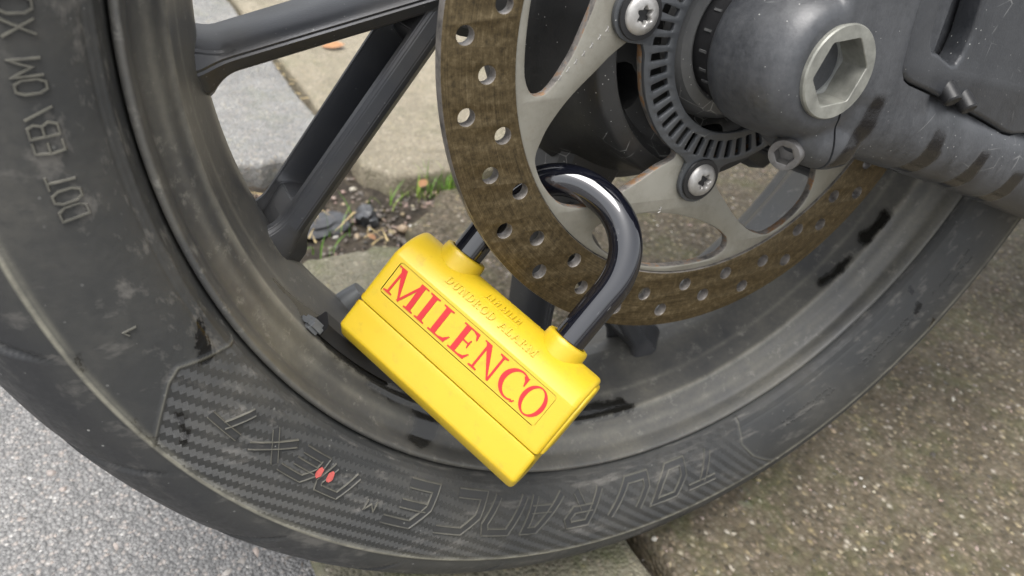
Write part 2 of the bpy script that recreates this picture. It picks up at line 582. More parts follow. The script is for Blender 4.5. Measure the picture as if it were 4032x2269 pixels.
def tube(name, pts, rad, mat, parent=None, seg=24, cap=True):
    pts = [Vector(p) for p in pts]
    n = len(pts)
    rads = rad if hasattr(rad, "__len__") else [rad] * n
    tang = [(pts[min(i + 1, n - 1)] - pts[max(i - 1, 0)]).normalized() for i in range(n)]
    ref = Vector((0, 0, 1)) if abs(tang[0].z) < 0.9 else Vector((1, 0, 0))
    nx = tang[0].cross(ref).normalized()
    rows = []
    for i in range(n):
        nx = (nx - tang[i] * nx.dot(tang[i])).normalized()
        ny = tang[i].cross(nx)
        rows.append([pts[i] + (nx * math.cos(2 * PI * k / seg) + ny * math.sin(2 * PI * k / seg)) * rads[i] for k in range(seg)])
    V = [v for row in rows for v in row]
    F = []
    for i in range(n - 1):
        for k in range(seg):
            F.append((i * seg + k, i * seg + (k + 1) % seg, (i + 1) * seg + (k + 1) % seg, (i + 1) * seg + k))
    if cap:
        F.append(tuple(range(seg))[::-1])
        F.append(tuple((n - 1) * seg + k for k in range(seg)))
    return from_np(name, V, F, mat, parent, True, 50)


def in_poly(px, py, poly):
    inside = np.zeros(px.shape, bool)
    n = len(poly)
    for i in range(n):
        x0, y0 = poly[i]; x1, y1 = poly[(i + 1) % n]
        if y0 == y1:
            continue
        c = ((y0 > py) != (y1 > py)) & (px < (x1 - x0) * (py - y0) / (y1 - y0) + x0)
        inside ^= c
    return inside


def empty(name, mat_world):
    o = bpy.data.objects.new(name, None)
    o.empty_display_size = 0.05
    COL.objects.link(o)
    o.matrix_world = mat_world
    return o


def tag(o, label=None, cat=None, group=None, kind=None):
    for k, v in (("label", label), ("category", cat), ("group", group), ("kind", kind)):
        if v:
            o[k] = v
    return o


# ================================================================== GROUND
GRID = Matrix.Rotation(math.radians(4.29), 4, 'Z')     # paving grid turned a little against the bike
J0 = Vector((0.03, 0.0, 0.0))


def gp(u, v, z=0.0):
    return GRID @ Vector((u, v, z)) + J0


def build_ground():
    # asphalt sheet far out
    bm = bmesh.new()
    s = 120
    rect_ = [gp(u, v, -0.006) for u, v in ((-0.2, -1.5), (1.9, -1.5), (1.9, 2.6), (-0.2, 2.6))]
    ins = [bm.verts.new(q) for q in rect_]
    outs = [bm.verts.new((x, y, -0.006)) for x, y in ((-s, -s), (s, -s), (s, s), (-s, s))]
    for k in range(4):
        bm.faces.new((outs[k], outs[(k + 1) % 4], ins[(k + 1) % 4], ins[k]))
    me = bpy.data.meshes.new("asphalt"); bm.to_mesh(me); bm.free()
    tag(link_mesh("asphalt", me, M['asphalt'], None, False), kind="structure")
    # soil bed below the slabs
    nu, nv = 200, 220
    us = np.linspace(-0.185, 1.9, nu); vs_ = np.linspace(-1.5, 2.6, nv)
    us = np.concatenate([np.linspace(-0.185, 0.9, 170), np.linspace(0.92, 1.9, 30)])
    vs_ = np.concatenate([np.linspace(-1.5, 0.30, 40), np.linspace(0.31, 0.62, 110), np.linspace(0.64, 2.6, 60)])
    P = np.zeros((len(us), len(vs_), 3))
    for i, u in enumerate(us):
        for j, v in enumerate(vs_):
            q = gp(u, v)
            h = mnoise.fractal((q.x * 22, q.y * 22, 0.3), 1.0, 2.0, 5) * 0.006 - 0.021
            h += mnoise.fractal((q.x * 90, q.y * 90, 1.3), 1.0, 2.0, 3) * 0.0025
            P[i, j] = (q.x, q.y, min(h, -0.004))
    P[0, :, 2] = -0.04
    V, Q = grid_mesh(P)
    me = fast_mesh("soil", V, Q)
    tag(link_mesh("soil", me, M['soil'], None, True, 180), kind="structure")

    # slabs: children of the pavement
    pav = tag(empty("pavement", Matrix.Identity(4)), kind="structure")

    def slab(u0, u1, v0, v1, mat, top=0.0, lab=None, jag=0.003, seed=0, corner=None):
        r = random.Random(seed)
        n = 40
        lp = []
        def edge(a, b, m, j):
            for k in range(m):
                t = k / m
                ox = mnoise.fractal((seed * 3.1 + t * 7, a[0] * 9, a[1] * 9), 1.0, 2.0, 4) * j
                dx, dy = b[0] - a[0], b[1] - a[1]
                L = math.hypot(dx, dy)
                lp.append((a[0] + dx * t - dy / L * ox, a[1] + dy * t + dx / L * ox))
        cs = [(u0, v0), (u1, v0), (u1, v1), (u0, v1)]
        js = jag if hasattr(jag, "__len__") else [jag] * 4
        for k in range(4):
            edge(cs[k], cs[(k + 1) % 4], n, js[k])
        if corner:
            lp2 = []
            for (x, y) in lp:
                for (cx, cy, rad) in corner:
                    d = math.hypot(x - cx, y - cy)
                    if d < rad:
                        mx, my = (u0 + u1) / 2, (v0 + v1) / 2
                        L = math.hypot(mx - cx, my - cy)
                        x += (mx - cx) / L * (rad - d) * 0.9
                        y += (my - cy) / L * (rad - d) * 0.9
                lp2.append((x, y))
            lp = lp2
        N = len(lp)
        cx, cy = (u0 + u1) / 2, (v0 + v1) / 2
        V = []
        for inset, z in ((0.0, top - 0.06), (0.0, top - 0.006), (0.002, top - 0.0022), (0.006, top - 0.0004), (0.012, top)):
            for (x, y) in lp:
                d = math.hypot(x - cx, y - cy)
                q = gp(x + (cx - x) / d * inset, y + (cy - y) / d * inset, z)
                V.append(q)
        F = []
        for k in range(4):
            for i in range(N):
                F.append((k * N + i, k * N + (i + 1) % N, (k + 1) * N + (i + 1) % N, (k + 1) * N + i))
        F.append(tuple(range(4 * N, 5 * N)))
        o = from_np("paving_slab", V, F, mat, pav, True, 50)
        if lab:
            o['label'] = lab
        return o

    g = 0.0055
    slab(g, 0.90, -0.19, 0.436, M['slab_brown'], 0.0, "large brown slab flecked with small stones", [.003, .003, .012, .004], 3, [(g, 0.436, 0.062)])
    slab(-0.20, -g, -0.19, 0.352, M['slab_moss'], -0.001, "narrow greenish slab beside the asphalt", [.003, .004, .010, .003], 4)
    slab(g, 0.90, 0.458, 1.06, M['slab_beige'], 0.006, "pale beige slab behind the grass tuft", [.012, .003, .003, .003], 5, [(g, 0.462, 0.03)])
    slab(-0.20, -g, 0.522, 1.10, M['slab_wet'], 0.008, "wet light grey slab with a broken front edge", [.014, .003, .003, .003], 6, [(-0.20, .522, .02)])
    slab(0.91, 1.8, -0.19, 0.41, M['slab_brown'], 0.0, None, .003, 7)
    slab(0.91, 1.8, 0.46, 1.06, M['slab_beige'], 0.004, None, .003, 8)
    slab(g, 0.90, 1.07, 1.67, M['slab_beige'], 0.004, None, .003, 9)
    slab(-0.20, -g, 1.11, 1.67, M['slab_wet'], 0.004, None, .003, 10)
    slab(0.91, 1.8, 1.07, 1.67, M['slab_beige'], 0.004, None, .003, 11)
    slab(g, 0.90, -0.80, -0.20, M['slab_brown'], 0.0, None, .003, 12)
    slab(0.91, 1.8, -0.80, -0.20, M['slab_brown'], 0.0, None, .003, 13)
    slab(-0.20, -g, -0.80, -0.20, M['slab_moss'], -0.001, None, .003, 14)


def stones(name, n, place, size, mat, kind="stuff", flat=0.6, sink=0.3):
    """many small irregular stones as one object"""
    base = bmesh.new()
    bmesh.ops.create_icosphere(base, subdivisions=1, radius=1.0)
    bv = np.array([v.co[:] for v in base.verts])
    bf = np.array([[v.index for v in f.verts] for f in base.faces])
    base.free()
    VV, FF = [], []
    off = 0
    for i in range(n):
        x, y, z = place(i)
        s = size() if callable(size) else size
        v = bv * (1 + rng.uniform(-0.32, 0.32, (len(bv), 1)))
        v = v * np.array([1, rng.uniform(.6, 1), rng.uniform(flat * .7, flat * 1.2)]) * s
        a = rng.uniform(0, 2 * PI); c, sn = math.cos(a), math.sin(a)
        tl = rng.uniform(-.4, .4); ct, st = math.cos(tl), math.sin(tl)
        v = v @ np.array([[1, 0, 0], [0, ct, st], [0, -st, ct]])
        v = v @ np.array([[c, sn, 0], [-sn, c, 0], [0, 0, 1]])
        v = v + np.array([x, y, z + s * flat * (1 - 2 * sink) * .5])
        VV.append(v); FF.append(bf + off); off += len(bv)
    me = fast_mesh(name, np.concatenate(VV), np.concatenate(FF))
    o = link_mesh(name, me, mat, None, False)
    return tag(o, kind=kind)


def build_ground_details():
    # chippings standing proud of the asphalt where it is close to the camera
    def pl(i):
        u = rng.uniform(-0.50, -0.202); v = rng.uniform(-0.20, 0.55)
        q = gp(u, v)
        return q.x, q.y, -0.0068
    stones("asphalt_chippings", 5000, pl, lambda: rng.uniform(0.0007, 0.0018) if rng.random() < .97 else rng.uniform(.0018, .0036), M['chip'], flat=.55)
    # larger pale flakes in the asphalt and coloured stones in the brown slab
    stones("asphalt_flakes", 110, pl, lambda: rng.uniform(.0022, .0048), M['flake'], flat=.22)
    def pl4(i):
        q = gp(rng.uniform(0.01, 0.60), rng.uniform(-0.17, 0.40)); return q.x, q.y, -0.0006
    stones("slab_stones", 420, pl4, lambda: rng.uniform(.0018, .0036), M['grit'], flat=.30, sink=.4)
    # grit in the joint between the slabs
    def pl2(i):
        if rng.random() < 0.75:
            u = rng.uniform(-0.20, 0.14); v = rng.uniform(0.352 if u < 0.03 else 0.43, 0.53 if u < 0 else 0.465)
        else:
            u = rng.normal(0, 0.003); v = rng.uniform(-0.2, 1.3)
            q = gp(u, v); return q.x, q.y, -0.019
        q = gp(u, v)
        return q.x, q.y, -0.0205
    stones("gravel", 800, pl2, lambda: abs(rng.normal(0.0010, 0.0015)) + 0.0008, M['grit'], flat=.7)
    # loose coloured grains on the brown slab
    def pl3(i):
        q = gp(rng.uniform(0.01, 0.88), rng.uniform(-0.17, 0.39)); return q.x, q.y, -0.0006
    stones("slab_aggregate", 3200, pl3, lambda: rng.uniform(0.0008, 0.0022), M['grit'], flat=.4, sink=.35)

    # grass
    V, F = [], []
    def blade(x, y, z, h, lean, az, w):
        n = 5
        base = len(V)
        dx, dy = math.cos(az), math.sin(az)
        for k in range(n):
            t = k / (n - 1)
            px = x + dx * lean * t * t; py = y + dy * lean * t * t; pz = z + h * (t - 0.25 * t * t * (lean / h))
            ww = w * (1 - t) ** 0.7 + 1e-5
            V.append((px - dy * ww, py + dx * ww, pz)); V.append((px + dy * ww, py - dx * ww, pz))
        for k in range(n - 1):
            b = base + 2 * k
            F.append((b, b + 1, b + 3, b + 2))
    tufts = [((0.075, 0.447), 22, .030), ((0.055, 0.446), 10, .026), ((0.10, 0.447), 24, .034), ((-0.045, .405), 6, .026), ((0.015, .440), 6, .024),
             ((-0.085, .375), 8, .020), ((-0.10, .385), 6, .018), ((-0.13, .37), 6, .016), ((-.045, .515), 5, .02), ((0.0, .1), 0, .02), ((.002, -.12), 8, .008), ((.002, .62), 8, .010), ((.125, .447), 16, .028)]
    for (c, n, h) in tufts:
        for _ in range(n):
            q = gp(c[0] + rng.normal(0, .012), c[1] + rng.normal(0, .006), -0.018)
            blade(q.x, q.y, q.z, h * rng.uniform(.7, 1.7), h * rng.uniform(.2, 1.0), rng.uniform(0, 2 * PI), rng.uniform(.0005, .0011))
    o = from_np("grass", V, F, M['blade'], None, False)
    tag(o, kind="stuff")
    # dry straw in the joint
    V.clear(); F.clear()
    for c, n in (((-0.012, .80), 16), ((-0.075, .43), 10), ((-.03, .385), 8), ((-.12, .41), 8), ((-.005, .70), 6)):
        for _ in range(n):
            q = gp(c[0] + rng.normal(0, .008), c[1] + rng.normal(0, .03), .004 if c[1] > .6 else -0.004)
            blade(q.x, q.y, q.z, rng.uniform(.002, .005), rng.uniform(.02, .05), rng.uniform(0, 2 * PI), rng.uniform(.0006, .0014))
    tag(from_np("straw_debris", V, F, M['straw'], None, False), kind="stuff")

    # dark broken stone in the joint, a few pebbles and leaves as things
    def rock(name, x, y, z, s, mat, label, cat, seed, fl=.6):
        bm = bmesh.new(); bmesh.ops.create_icosphere(bm, subdivisions=3, radius=1)
        for v in bm.verts:
            n_ = mnoise.fractal(v.co * 1.3 + Vector((seed, 0, 0)), 1, 2, 3)
            v.co = v.co * (1 + .45 * n_)
            v.co.x *= s[0]; v.co.y *= s[1]; v.co.z *= s[2]
        me = bpy.data.meshes.new(name); bm.to_mesh(me); bm.free()
        o_ = link_mesh(name, me, mat, None, True, 40)
        q = gp(x, y, z)
        o_.location = q; o_.rotation_euler = (0, 0, seed)
        return tag(o_, label, cat)
    darkrock = mat_simple("dark_stone", (0.065, 0.067, 0.072), 0.40, 0, 120, .5, .35, 60)
    rock("broken_stone", -0.062, .425, -0.018, (.036, .017, .009), darkrock, "dark broken stone lying in the soil joint behind the spoke", "stone", 0.35)
    rock("broken_stone", -0.015, .425, -0.017, (.014, .012, .013), darkrock, "small dark stone chip beside the grass between the slabs", "stone", 2.1)
    pale = mat_simple("white_pebble_stone", (0.62, 0.60, 0.56), 0.4, 0, 120, .2, .1, 60)
    rock("pebble", -0.155, .405, -0.015, (.0075, .006, .005), pale, "white pebble in the joint nearest the tyre", "pebble", 1.0)
    rock("pebble", -0.135, .438, -0.015, (.0055, .005, .004), pale, "white pebble in the joint nearest the broken grey slab", "pebble", 3.0)

    def leaf(x, y, z, s, rot, label):
        V_, F_ = [], []
        n = 7
        for k in range(n):
            t = k / (n - 1)
            w = math.sin(PI * t) ** .8 * .32 * s
            for sx in (-1, 0, 1):
                V_.append((t * s, sx * w, abs(sx) * .25 * w + .12 * s * t * t))
        for k in range(n - 1):
            for c in range(2):
                F_.append((k * 3 + c, k * 3 + c + 1, k * 3 + c + 4, k * 3 + c + 3))
        o_ = from_np("dead_leaf", V_, F_, M['leaf'], None, True, 80)
        o_.location = gp(x, y, z); o_.rotation_euler = (0.1, 0, rot)
        return tag(o_, label, "leaf")
    leaf(.052, .440, .001, .016, .8, "orange dead leaf beside the green grass tuft")
    leaf(.075, .83, .008, .034, -.1, "orange dead leaf lying on the pale beige slab")
    leaf(-.025, .378, -.013, .012, 2.0, "small orange leaf on the gravel behind the yellow lock")


build_ground()
build_ground_details()

# ================================================================== MOTORCYCLE
LEAN = math.radians(-8.0)
HUB_Z = 0.3345
BIKE_M = Matrix.Translation((0, 0, HUB_Z)) @ Matrix.Rotation(LEAN, 4, 'X')
BASE_PT = Vector((0.0, 0.10, 0.0))
bike = empty("motorcycle", Matrix.Translation(BASE_PT))
tag(bike, "dusty black motorcycle seen at its rear wheel with a rusty drilled brake disc", "motorcycle")
BIKE_LOCAL = Matrix.Translation(-BASE_PT) @ BIKE_M


def to_bike(o):
    """o has geometry in wheel coordinates; hang it under the motorcycle"""
    o.parent = bike
    o.matrix_basis = BIKE_LOCAL.copy()
    return o


# ------------------------------------------------------------------ tyre
SIDE = [(.2352, .0165), (.2362, .0105), (.2385, .0048), (.2430, .0010), (.2500, -.0030), (.2580, -.0058), (.2660, -.0074), (.2730, -.0077), (.2775, -.0073), (.2792, -.0066)]
TREAD = [(.2792, -.0066), (.2803, -.0060), (.2850, -.0052), (.2905, -.0032), (.2965, .0008), (.3025, .0070), (.3080, .0155), (.3130, .0265), (.3172, .0395), (.3205, .0540), (.3222, .0710)]
SW = np.array(SIDE)


def interp_curve(pts, n):
    pts = np.array(pts)
    d = np.r_[0, np.cumsum(np.hypot(*np.diff(pts, axis=0).T))]
    # Catmull-like smoothing through cubic hermite
    m = np.gradient(pts, d, axis=0)
    s = np.linspace(0, d[-1], n)
    out = np.zeros((n, 2))
    for k, x in enumerate(s):
        i = min(np.searchsorted(d, x, side='right') - 1, len(d) - 2)
        h = d[i + 1] - d[i]; t = (x - d[i]) / h
        out[k] = ((2 * t**3 - 3 * t**2 + 1) * pts[i] + (t**3 - 2 * t**2 + t) * h * m[i] + (-2 * t**3 + 3 * t**2) * pts[i + 1] + (t**3 - t**2) * h * m[i + 1])
    return out


SWF = interp_curve(SIDE, 96)
SWF[:, 0] = np.maximum.accumulate(SWF[:, 0])


def side_y(r):
    return np.interp(r, SWF[:, 0], SWF[:, 1])


ZL = [(.2300, -153.0), (.2341, -153.2), (.2551, -155.7), (.2604, -155.1), (.2758, -151.8), (.2800, -150.9)]
ZR = [(.2300, -72.6), (.2360, -72.8), (.2503, -73.7), (.2620, -72.3), (.2751, -69.6), (.2800, -68.0)]
WET_T = [
    [(0.2405, -158.12), (0.2408, -157.1), (0.2427, -155.51), (0.2439, -154.23), (0.2465, -154.05), (0.2496, -154.41), (0.2490, -155.2), (0.2470, -155.5), (0.2477, -155.92), (0.2456, -156.6), (0.2437, -157.12)],
    [(0.2753, -160.86), (0.2767, -160.04), (0.2773, -159.22), (0.2785, -159.26), (0.2784, -159.89), (0.2775, -160.52)],
    [(0.2656, -152.78), (0.2631, -152.08), (0.2662, -150.96), (0.2668, -150.15), (0.2693, -149.59), (0.2726, -149.61), (0.2724, -150.13), (0.2693, -150.72), (0.2671, -151.51), (0.267, -152.37)],
    [(0.2757, -154.25), (0.2777, -153.35), (0.2782, -152.13), (0.2755, -151.72), (0.2775, -150.92), (0.2789, -150.77), (0.2792, -151.99), (0.2786, -153.21), (0.2779, -153.88)],
    [(0.2400, -39.03), (0.2448, -39.41), (0.2457, -40.05), (0.2421, -40.04)],
    [(0.2493, -40.09), (0.2548, -39.89), (0.2573, -41.57), (0.2542, -41.72)],
    [(0.2704, -39.98), (0.2762, -39.8), (0.2791, -41.0), (0.2791, -41.6)],
]


def build_tyre():
    th = np.radians(np.concatenate([np.arange(-198, -18, 0.128), np.linspace(-18, 162, 110, endpoint=False)]))
    thd = np.degrees(th)
    side = SWF
    tread = interp_curve(TREAD, 58)[1:]
    ctr = 0.071
    far = [(r, 2 * ctr - y) for r, y in reversed(TREAD[:-1])] + [(r, 2 * ctr - y) for r, y in reversed(SIDE)]
    prof = np.concatenate([side, tread, np.array(far)])
    ns, nt = len(side), len(tread)
    R = np.repeat(prof[None, :, 0], len(th), 0)
    Y = np.repeat(prof[None, :, 1], len(th), 0)
    T = np.repeat(thd[:, None], len(prof), 1)
    # ---- woven zone
    zl = np.interp(R[:, :ns], [p[0] for p in ZL], [p[1] for p in ZL])
    zr = np.interp(R[:, :ns], [p[0] for p in ZR], [p[1] for p in ZR])
    t_, r_ = T[:, :ns], R[:, :ns]
    zone = (t_ > zl + 0.35) & (t_ < zr - 0.35) & (r_ > .2377) & (r_ < .2786)
    u = np.radians(t_ + 160) * 0.258
    v = r_ - 0.236
    a, b = 0.0034, 0.0023
    uu = u + 0.35 * v
    row = np.floor(v / b)
    cu = uu / a + row * 0.5
    cell = np.mod(np.floor(cu * 1.0), 2)
    fv = np.mod(v / b, 1); fu = np.mod(cu, 1)
    h = np.where(cell == 0, (fv - .5) * 0.00095, (0.5 - fv) * 0.00050 - .00010) 
    h = h * (0.55 + 0.45 * np.sin(PI * fu))
    disp = np.zeros_like(Y)
    weave = np.zeros_like(Y); weave[:, :ns] = np.where(zone, 1.0, 0)
    # border ridge of the zone
    for z in (zl, zr):
        d = np.abs(t_ - z)
        disp[:, :ns] += np.where((d < .30) & (r_ > .2372), 0.00055 * (1 - d / .30), 0)
    # gentle moulding rings
    for rr, w, hh in ((.2392, .0006, .00035), (.2418, .0005, -.00025), (.2772, .0008, -.0003)):
        disp += hh * np.exp(-((R - rr) / w) ** 2) * (Y < .03)
    # shoulder crease bead
    disp += 0.0005 * np.exp(-((R - .2792) / .0007) ** 2) * (Y < .0)
    # ---- tread grooves: tips on the shoulder crease, opening towards the crown
    tr = np.zeros_like(Y); tr[:, ns:ns + nt] = np.clip(np.arange(nt) / 6.0, 0, 1)[None]
    tr[:, ns + nt:ns + nt + 10] = 1
    s = (np.arange(nt) / (nt - 1))[None]
    tt = T[:, ns:ns + nt]
    per = 13.1
    for ph, w0, w1, dep in ((-160.2, .12, 3.6, .0042),):
        x = np.mod(tt - ph + 11.5 * s ** .85 + per / 2, per) - per / 2
        hw = w0 + w1 * np.clip(s, 0, .8) ** 1.15
        g = np.clip((hw - np.abs(x)) / 0.55, 0, 1)
        g = g * g * (3 - 2 * g)
        disp[:, ns:ns + nt] -= dep * g * np.clip(s * 9, 0, 1)
        tr[:, ns:ns + nt] *= (1 - .85 * g)
    # normals of the profile (outwards)
    d = np.gradient(prof, axis=0)
    nl = np.stack([d[:, 1], -d[:, 0]], -1)
    nl /= np.linalg.norm(nl, axis=1)[:, None] + 1e-12
    nl *= np.where((nl[:, 0] * 0 + nl @ np.array([0, 1]) * (prof[:, 1] - ctr) + nl[:, 0] * (prof[:, 0] - .26)) < 0, -1, 1)[:, None]
    R2 = R + disp * nl[None, :, 0]
    Y2 = Y + disp * nl[None, :, 1]
    P = np.stack([R2 * np.cos(th)[:, None], Y2, R2 * np.sin(th)[:, None]], -1)
    V, Q = grid_mesh(P, wrap_u=True)
    me = fast_mesh("tyre", V, Q)
    wet = np.zeros_like(Y)
    for poly in WET_T:
        nz = 0.0006 * np.sin(T[:, :ns] * 9 + 3 * np.sin(R[:, :ns] * 4000))
        acc = sum(in_poly(R[:, :ns] + nz + dr, T[:, :ns] + da, poly).astype(float) for dr in (-.0004, 0, .0004) for da in (-.07, 0, .07)) / 9
        wet[:, :ns] = np.maximum(wet[:, :ns], acc)
    wear_glint = (0.85 * np.exp(-((R - .2790) / .00045) ** 2) + .25 * np.exp(-((R - .2775) / .0012) ** 2)) * (Y < 0)
    for z in (zl, zr):
        wear_glint[:, :ns] = np.maximum(wear_glint[:, :ns], .30 * np.clip(1 - np.abs(t_ - z) / .16, 0, 1) * (r_ > .2375))
    set_attr(me, "wear_glint", wear_glint.ravel())
    set_attr(me, "wet", wet.ravel()); set_attr(me, "weave", weave.ravel()); set_attr(me, "tread", tr.ravel())
    o = to_bike(link_mesh("tyre", me, M['rubber'], None, True, 180))
    bm = bmesh.new(); bm.from_mesh(me); bmesh.ops.recalc_face_normals(bm, faces=bm.faces); bm.to_mesh(me); bm.free()
    return o


tyre = build_tyre()


# ---- raised lettering on the sidewall.  Glyph strokes live in a unit box, x along the reading direction, y up (outwards)
GL = {
    'T': [[(0, 1), (1, 1)], [(.52, .97), (.40, 0)]],
    'O': [[(.12, 0), (0, .45), (.20, 1), (1, 1), (.92, .45), (.72, 0), (.12, 0)]],
    'U': [[(.10, 1), (.0, .35), (.12, 0), (.75, 0), (1, 1)]],
    'R': [[(0, 0), (.18, 1), (.85, 1), (1, .80), (.85, .52), (.12, .52)], [(.50, .50), (.95, 0)]],
    'A': [[(0, 0), (.55, 1), (.95, 1), (1, 0)], [(.28, .36), (.98, .36)]],
    'N': [[(0, 0), (.12, 1), (.85, 1), (1, .75), (.92, 0)]],
    'C': [[(1, 1), (.25, 1), (.02, .55), (.10, 0), (.90, 0)]],
    'E': [[(1, 1), (.22, 1), (.02, .5), (.10, 0), (.92, 0)], [(.08, .5), (.85, .5)]],
    'X': [[(0, 1), (.95, 0)], [(1, 1), (.05, 0)]],
    'D': [[(0, 0), (0, 1), (.7, 1), (1, .75), (1, .25), (.7, 0), (0, 0)]],
    'B': [[(0, 0), (0, 1), (.75, 1), (.95, .78), (.75, .52), (0, .52)], [(.75, .52), (1, .28), (.75, 0), (0, 0)]],
    'M': [[(0, 0), (0, 1), (.5, .35), (1, 1), (1, 0)]],
    '0': [[(.25, 0), (0, .25), (0, .75), (.25, 1), (.75, 1), (1, .75), (1, .25), (.75, 0), (.25, 0)]],
    '\\': [[(0, 1), (1, 0)]],
    '1': [[(0, .75), (.55, 1), (.45, 0)]],
}


def ribbon(pts, w, sec):
    """mitred ribbon along pts; sec = list of (offset in -1..1, height)"""
    P = [np.array(p, float) for p in pts]
    closed = np.allclose(P[0], P[-1]) and len(P) > 3
    if closed:
        P = P[:-1]
    n = len(P)
    rows = []
    for i in range(n):
        if closed or 0 < i < n - 1:
            d0 = P[i] - P[i - 1]; d1 = P[(i + 1) % n] - P[i]
            d0 /= np.linalg.norm(d0); d1 /= np.linalg.norm(d1)
            n0 = np.array([-d0[1], d0[0]]); n1 = np.array([-d1[1], d1[0]])
            m = n0 + n1; m /= np.linalg.norm(m)
            k = 1 / max(0.45, m @ n0)
            nn = m * k
        else:
            d0 = (P[1] - P[0]) if i == 0 else (P[-1] - P[-2])
            d0 /= np.linalg.norm(d0)
            nn = np.array([-d0[1], d0[0]])
        rows.append([(P[i] + nn * w * .5 * o_, h) for o_, h in sec])
    return rows, closed


def tyre_text(text, spans, r0, r1, width, sec, name="letter", slant=0.0):
    out = []
    for ch, (a0, a1) in zip(text, spans):
        V, F = [], []
        for si, st in enumerate(GL[ch]):
            # subdivide so that the strokes follow the curve
            pts = []
            for p, q in zip(st[:-1], st[1:]):
                for k in range(5):
                    pts.append((p[0] + (q[0] - p[0]) * k / 5, p[1] + (q[1] - p[1]) * k / 5))
            pts.append(st[-1])
            L = abs(math.radians(a1 - a0)) * (r0 + r1) / 2 / (1 + slant * .30)
            mm = [((x + slant * y) * L, y * (r1 - r0)) for x, y in pts]
            rows, closed = ribbon(mm, width, sec)
            base = len(V); ns = len(sec)
            for row in rows:
                for (p, h) in row:
                    r = r0 + p[1]
                    a = math.radians(a0) - p[0] / ((r0 + r1) / 2)
                    y = float(side_y(r)) - h - 0.00003 * si
                    V.append((r * math.cos(a), y, r * math.sin(a)))
            nr = len(rows)
            for i in range(nr if closed else nr - 1):
                for k in range(ns - 1):
                    i2 = (i + 1) % nr
                    F.append((base + i * ns + k, base + i * ns + k + 1, base + i2 * ns + k + 1, base + i2 * ns + k))
            if not closed:
                F.append(tuple(base + k for k in range(ns)))
                F.append(tuple(base + (nr - 1) * ns + k for k in range(ns))[::-1])
        o = from_np(name, V, F, M['rubber'], None, True, 25)
        set_attr(o.data, "wear_glint", [(.27 if len(sec) > 4 else .30) if (i % len(sec)) in ((1, 2, 5, 6) if len(sec) > 4 else (1, 2)) else 0.0 for i in range(len(V))])  # bright letter outlines painted as pale colour on the ridge edges
        set_attr(o.data, "tread", [.75 if len(sec) > 4 and (i % len(sec)) in (3, 4) else 0.0 for i in range(len(V))])
        o.parent = tyre
        out.append(o)
    return out


SEC_BIG = [(-1.0, -.0004), (-.90, .00090), (-.78, .00090), (-.68, .00035), (.68, .00035), (.78, .00090), (.90, .00090), (1.0, -.0004)]
SEC_SML = [(-1.0, -.0003), (-.6, .00080), (.6, .00080), (1.0, -.0003)]
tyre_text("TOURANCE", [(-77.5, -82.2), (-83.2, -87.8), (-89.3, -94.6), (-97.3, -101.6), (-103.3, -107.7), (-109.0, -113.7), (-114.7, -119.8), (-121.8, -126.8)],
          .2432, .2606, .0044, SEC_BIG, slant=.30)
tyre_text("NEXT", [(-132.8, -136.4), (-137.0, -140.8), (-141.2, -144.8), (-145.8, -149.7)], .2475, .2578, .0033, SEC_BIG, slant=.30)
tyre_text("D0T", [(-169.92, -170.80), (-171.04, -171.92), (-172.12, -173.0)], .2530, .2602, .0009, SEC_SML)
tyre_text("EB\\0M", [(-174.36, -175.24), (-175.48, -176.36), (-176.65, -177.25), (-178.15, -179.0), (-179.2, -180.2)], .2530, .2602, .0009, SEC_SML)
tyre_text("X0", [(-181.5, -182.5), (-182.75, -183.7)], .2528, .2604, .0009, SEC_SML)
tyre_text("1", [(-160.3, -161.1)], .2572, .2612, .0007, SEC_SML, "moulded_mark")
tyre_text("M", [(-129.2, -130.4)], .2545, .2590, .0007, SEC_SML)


def patch_on_tyre(name, r0, a0, rad_r, rad_a, mat):
    V = [(0, 0)]
    n = 26
    for k in range(n):
        t = 2 * PI * k / n
        j = 1 + rng.uniform(-.10, .10)
        V.append((math.cos(t) * j, math.sin(t) * j))
    W = []
    for (x, y) in V:
        r = r0 + x * rad_r; a = math.radians(a0 + y * rad_a)
        W.append((r * math.cos(a), float(side_y(r)) - .0012, r * math.sin(a)))
    F = [(0, 1 + k, 1 + (k + 1) % n) for k in range(n)]
    o = from_np(name, W, F, mat, None, False)
    o.parent = tyre
    return o


def moulded_print():
    """rows of tiny moulded print on the far sidewall, too small to read: little raised bumps"""
    V, F = [], []
    for r0, a0, a1, n in ((.2520, -66.5, -57.5, 34), (.2555, -66.0, -57.0, 34), (.2530, -52.5, -42.5, 40), (.2565, -51.5, -42.0, 36), (.2550, -38.0, -30.0, 26), (.2600, -36.5, -30.5, 18)):
        for k in range(n):
            if rng.random() < .2:
                continue
            a = math.radians(a0 + (a1 - a0) * k / n)
            r = r0 + rng.uniform(-.0006, .0006)
            w, hh = rng.uniform(.0003, .0005), rng.uniform(.0005, .0011)
            b = len(V)
            for du, dv, h in ((-1, -1, -.0001), (1, -1, -.0001), (1, 1, -.0001), (-1, 1, -.0001), (-.5, -.6, .00045), (.5, -.6, .00045), (.5, .6, .00045), (-.5, .6, .00045)):
                rr = r + dv * hh; aa = a + du * w / r0
                V.append((rr * math.cos(aa), float(side_y(rr)) - h, rr * math.sin(aa)))
            F += [(b, b + 1, b + 5, b + 4), (b + 1, b + 2, b + 6, b + 5), (b + 2, b + 3, b + 7, b + 6), (b + 3, b, b + 4, b + 7), (b + 4, b + 5, b + 6, b + 7)]
    o = from_np("moulded_print", V, F, M['rubber'], tyre, False)
    o["kind"] = "stuff"


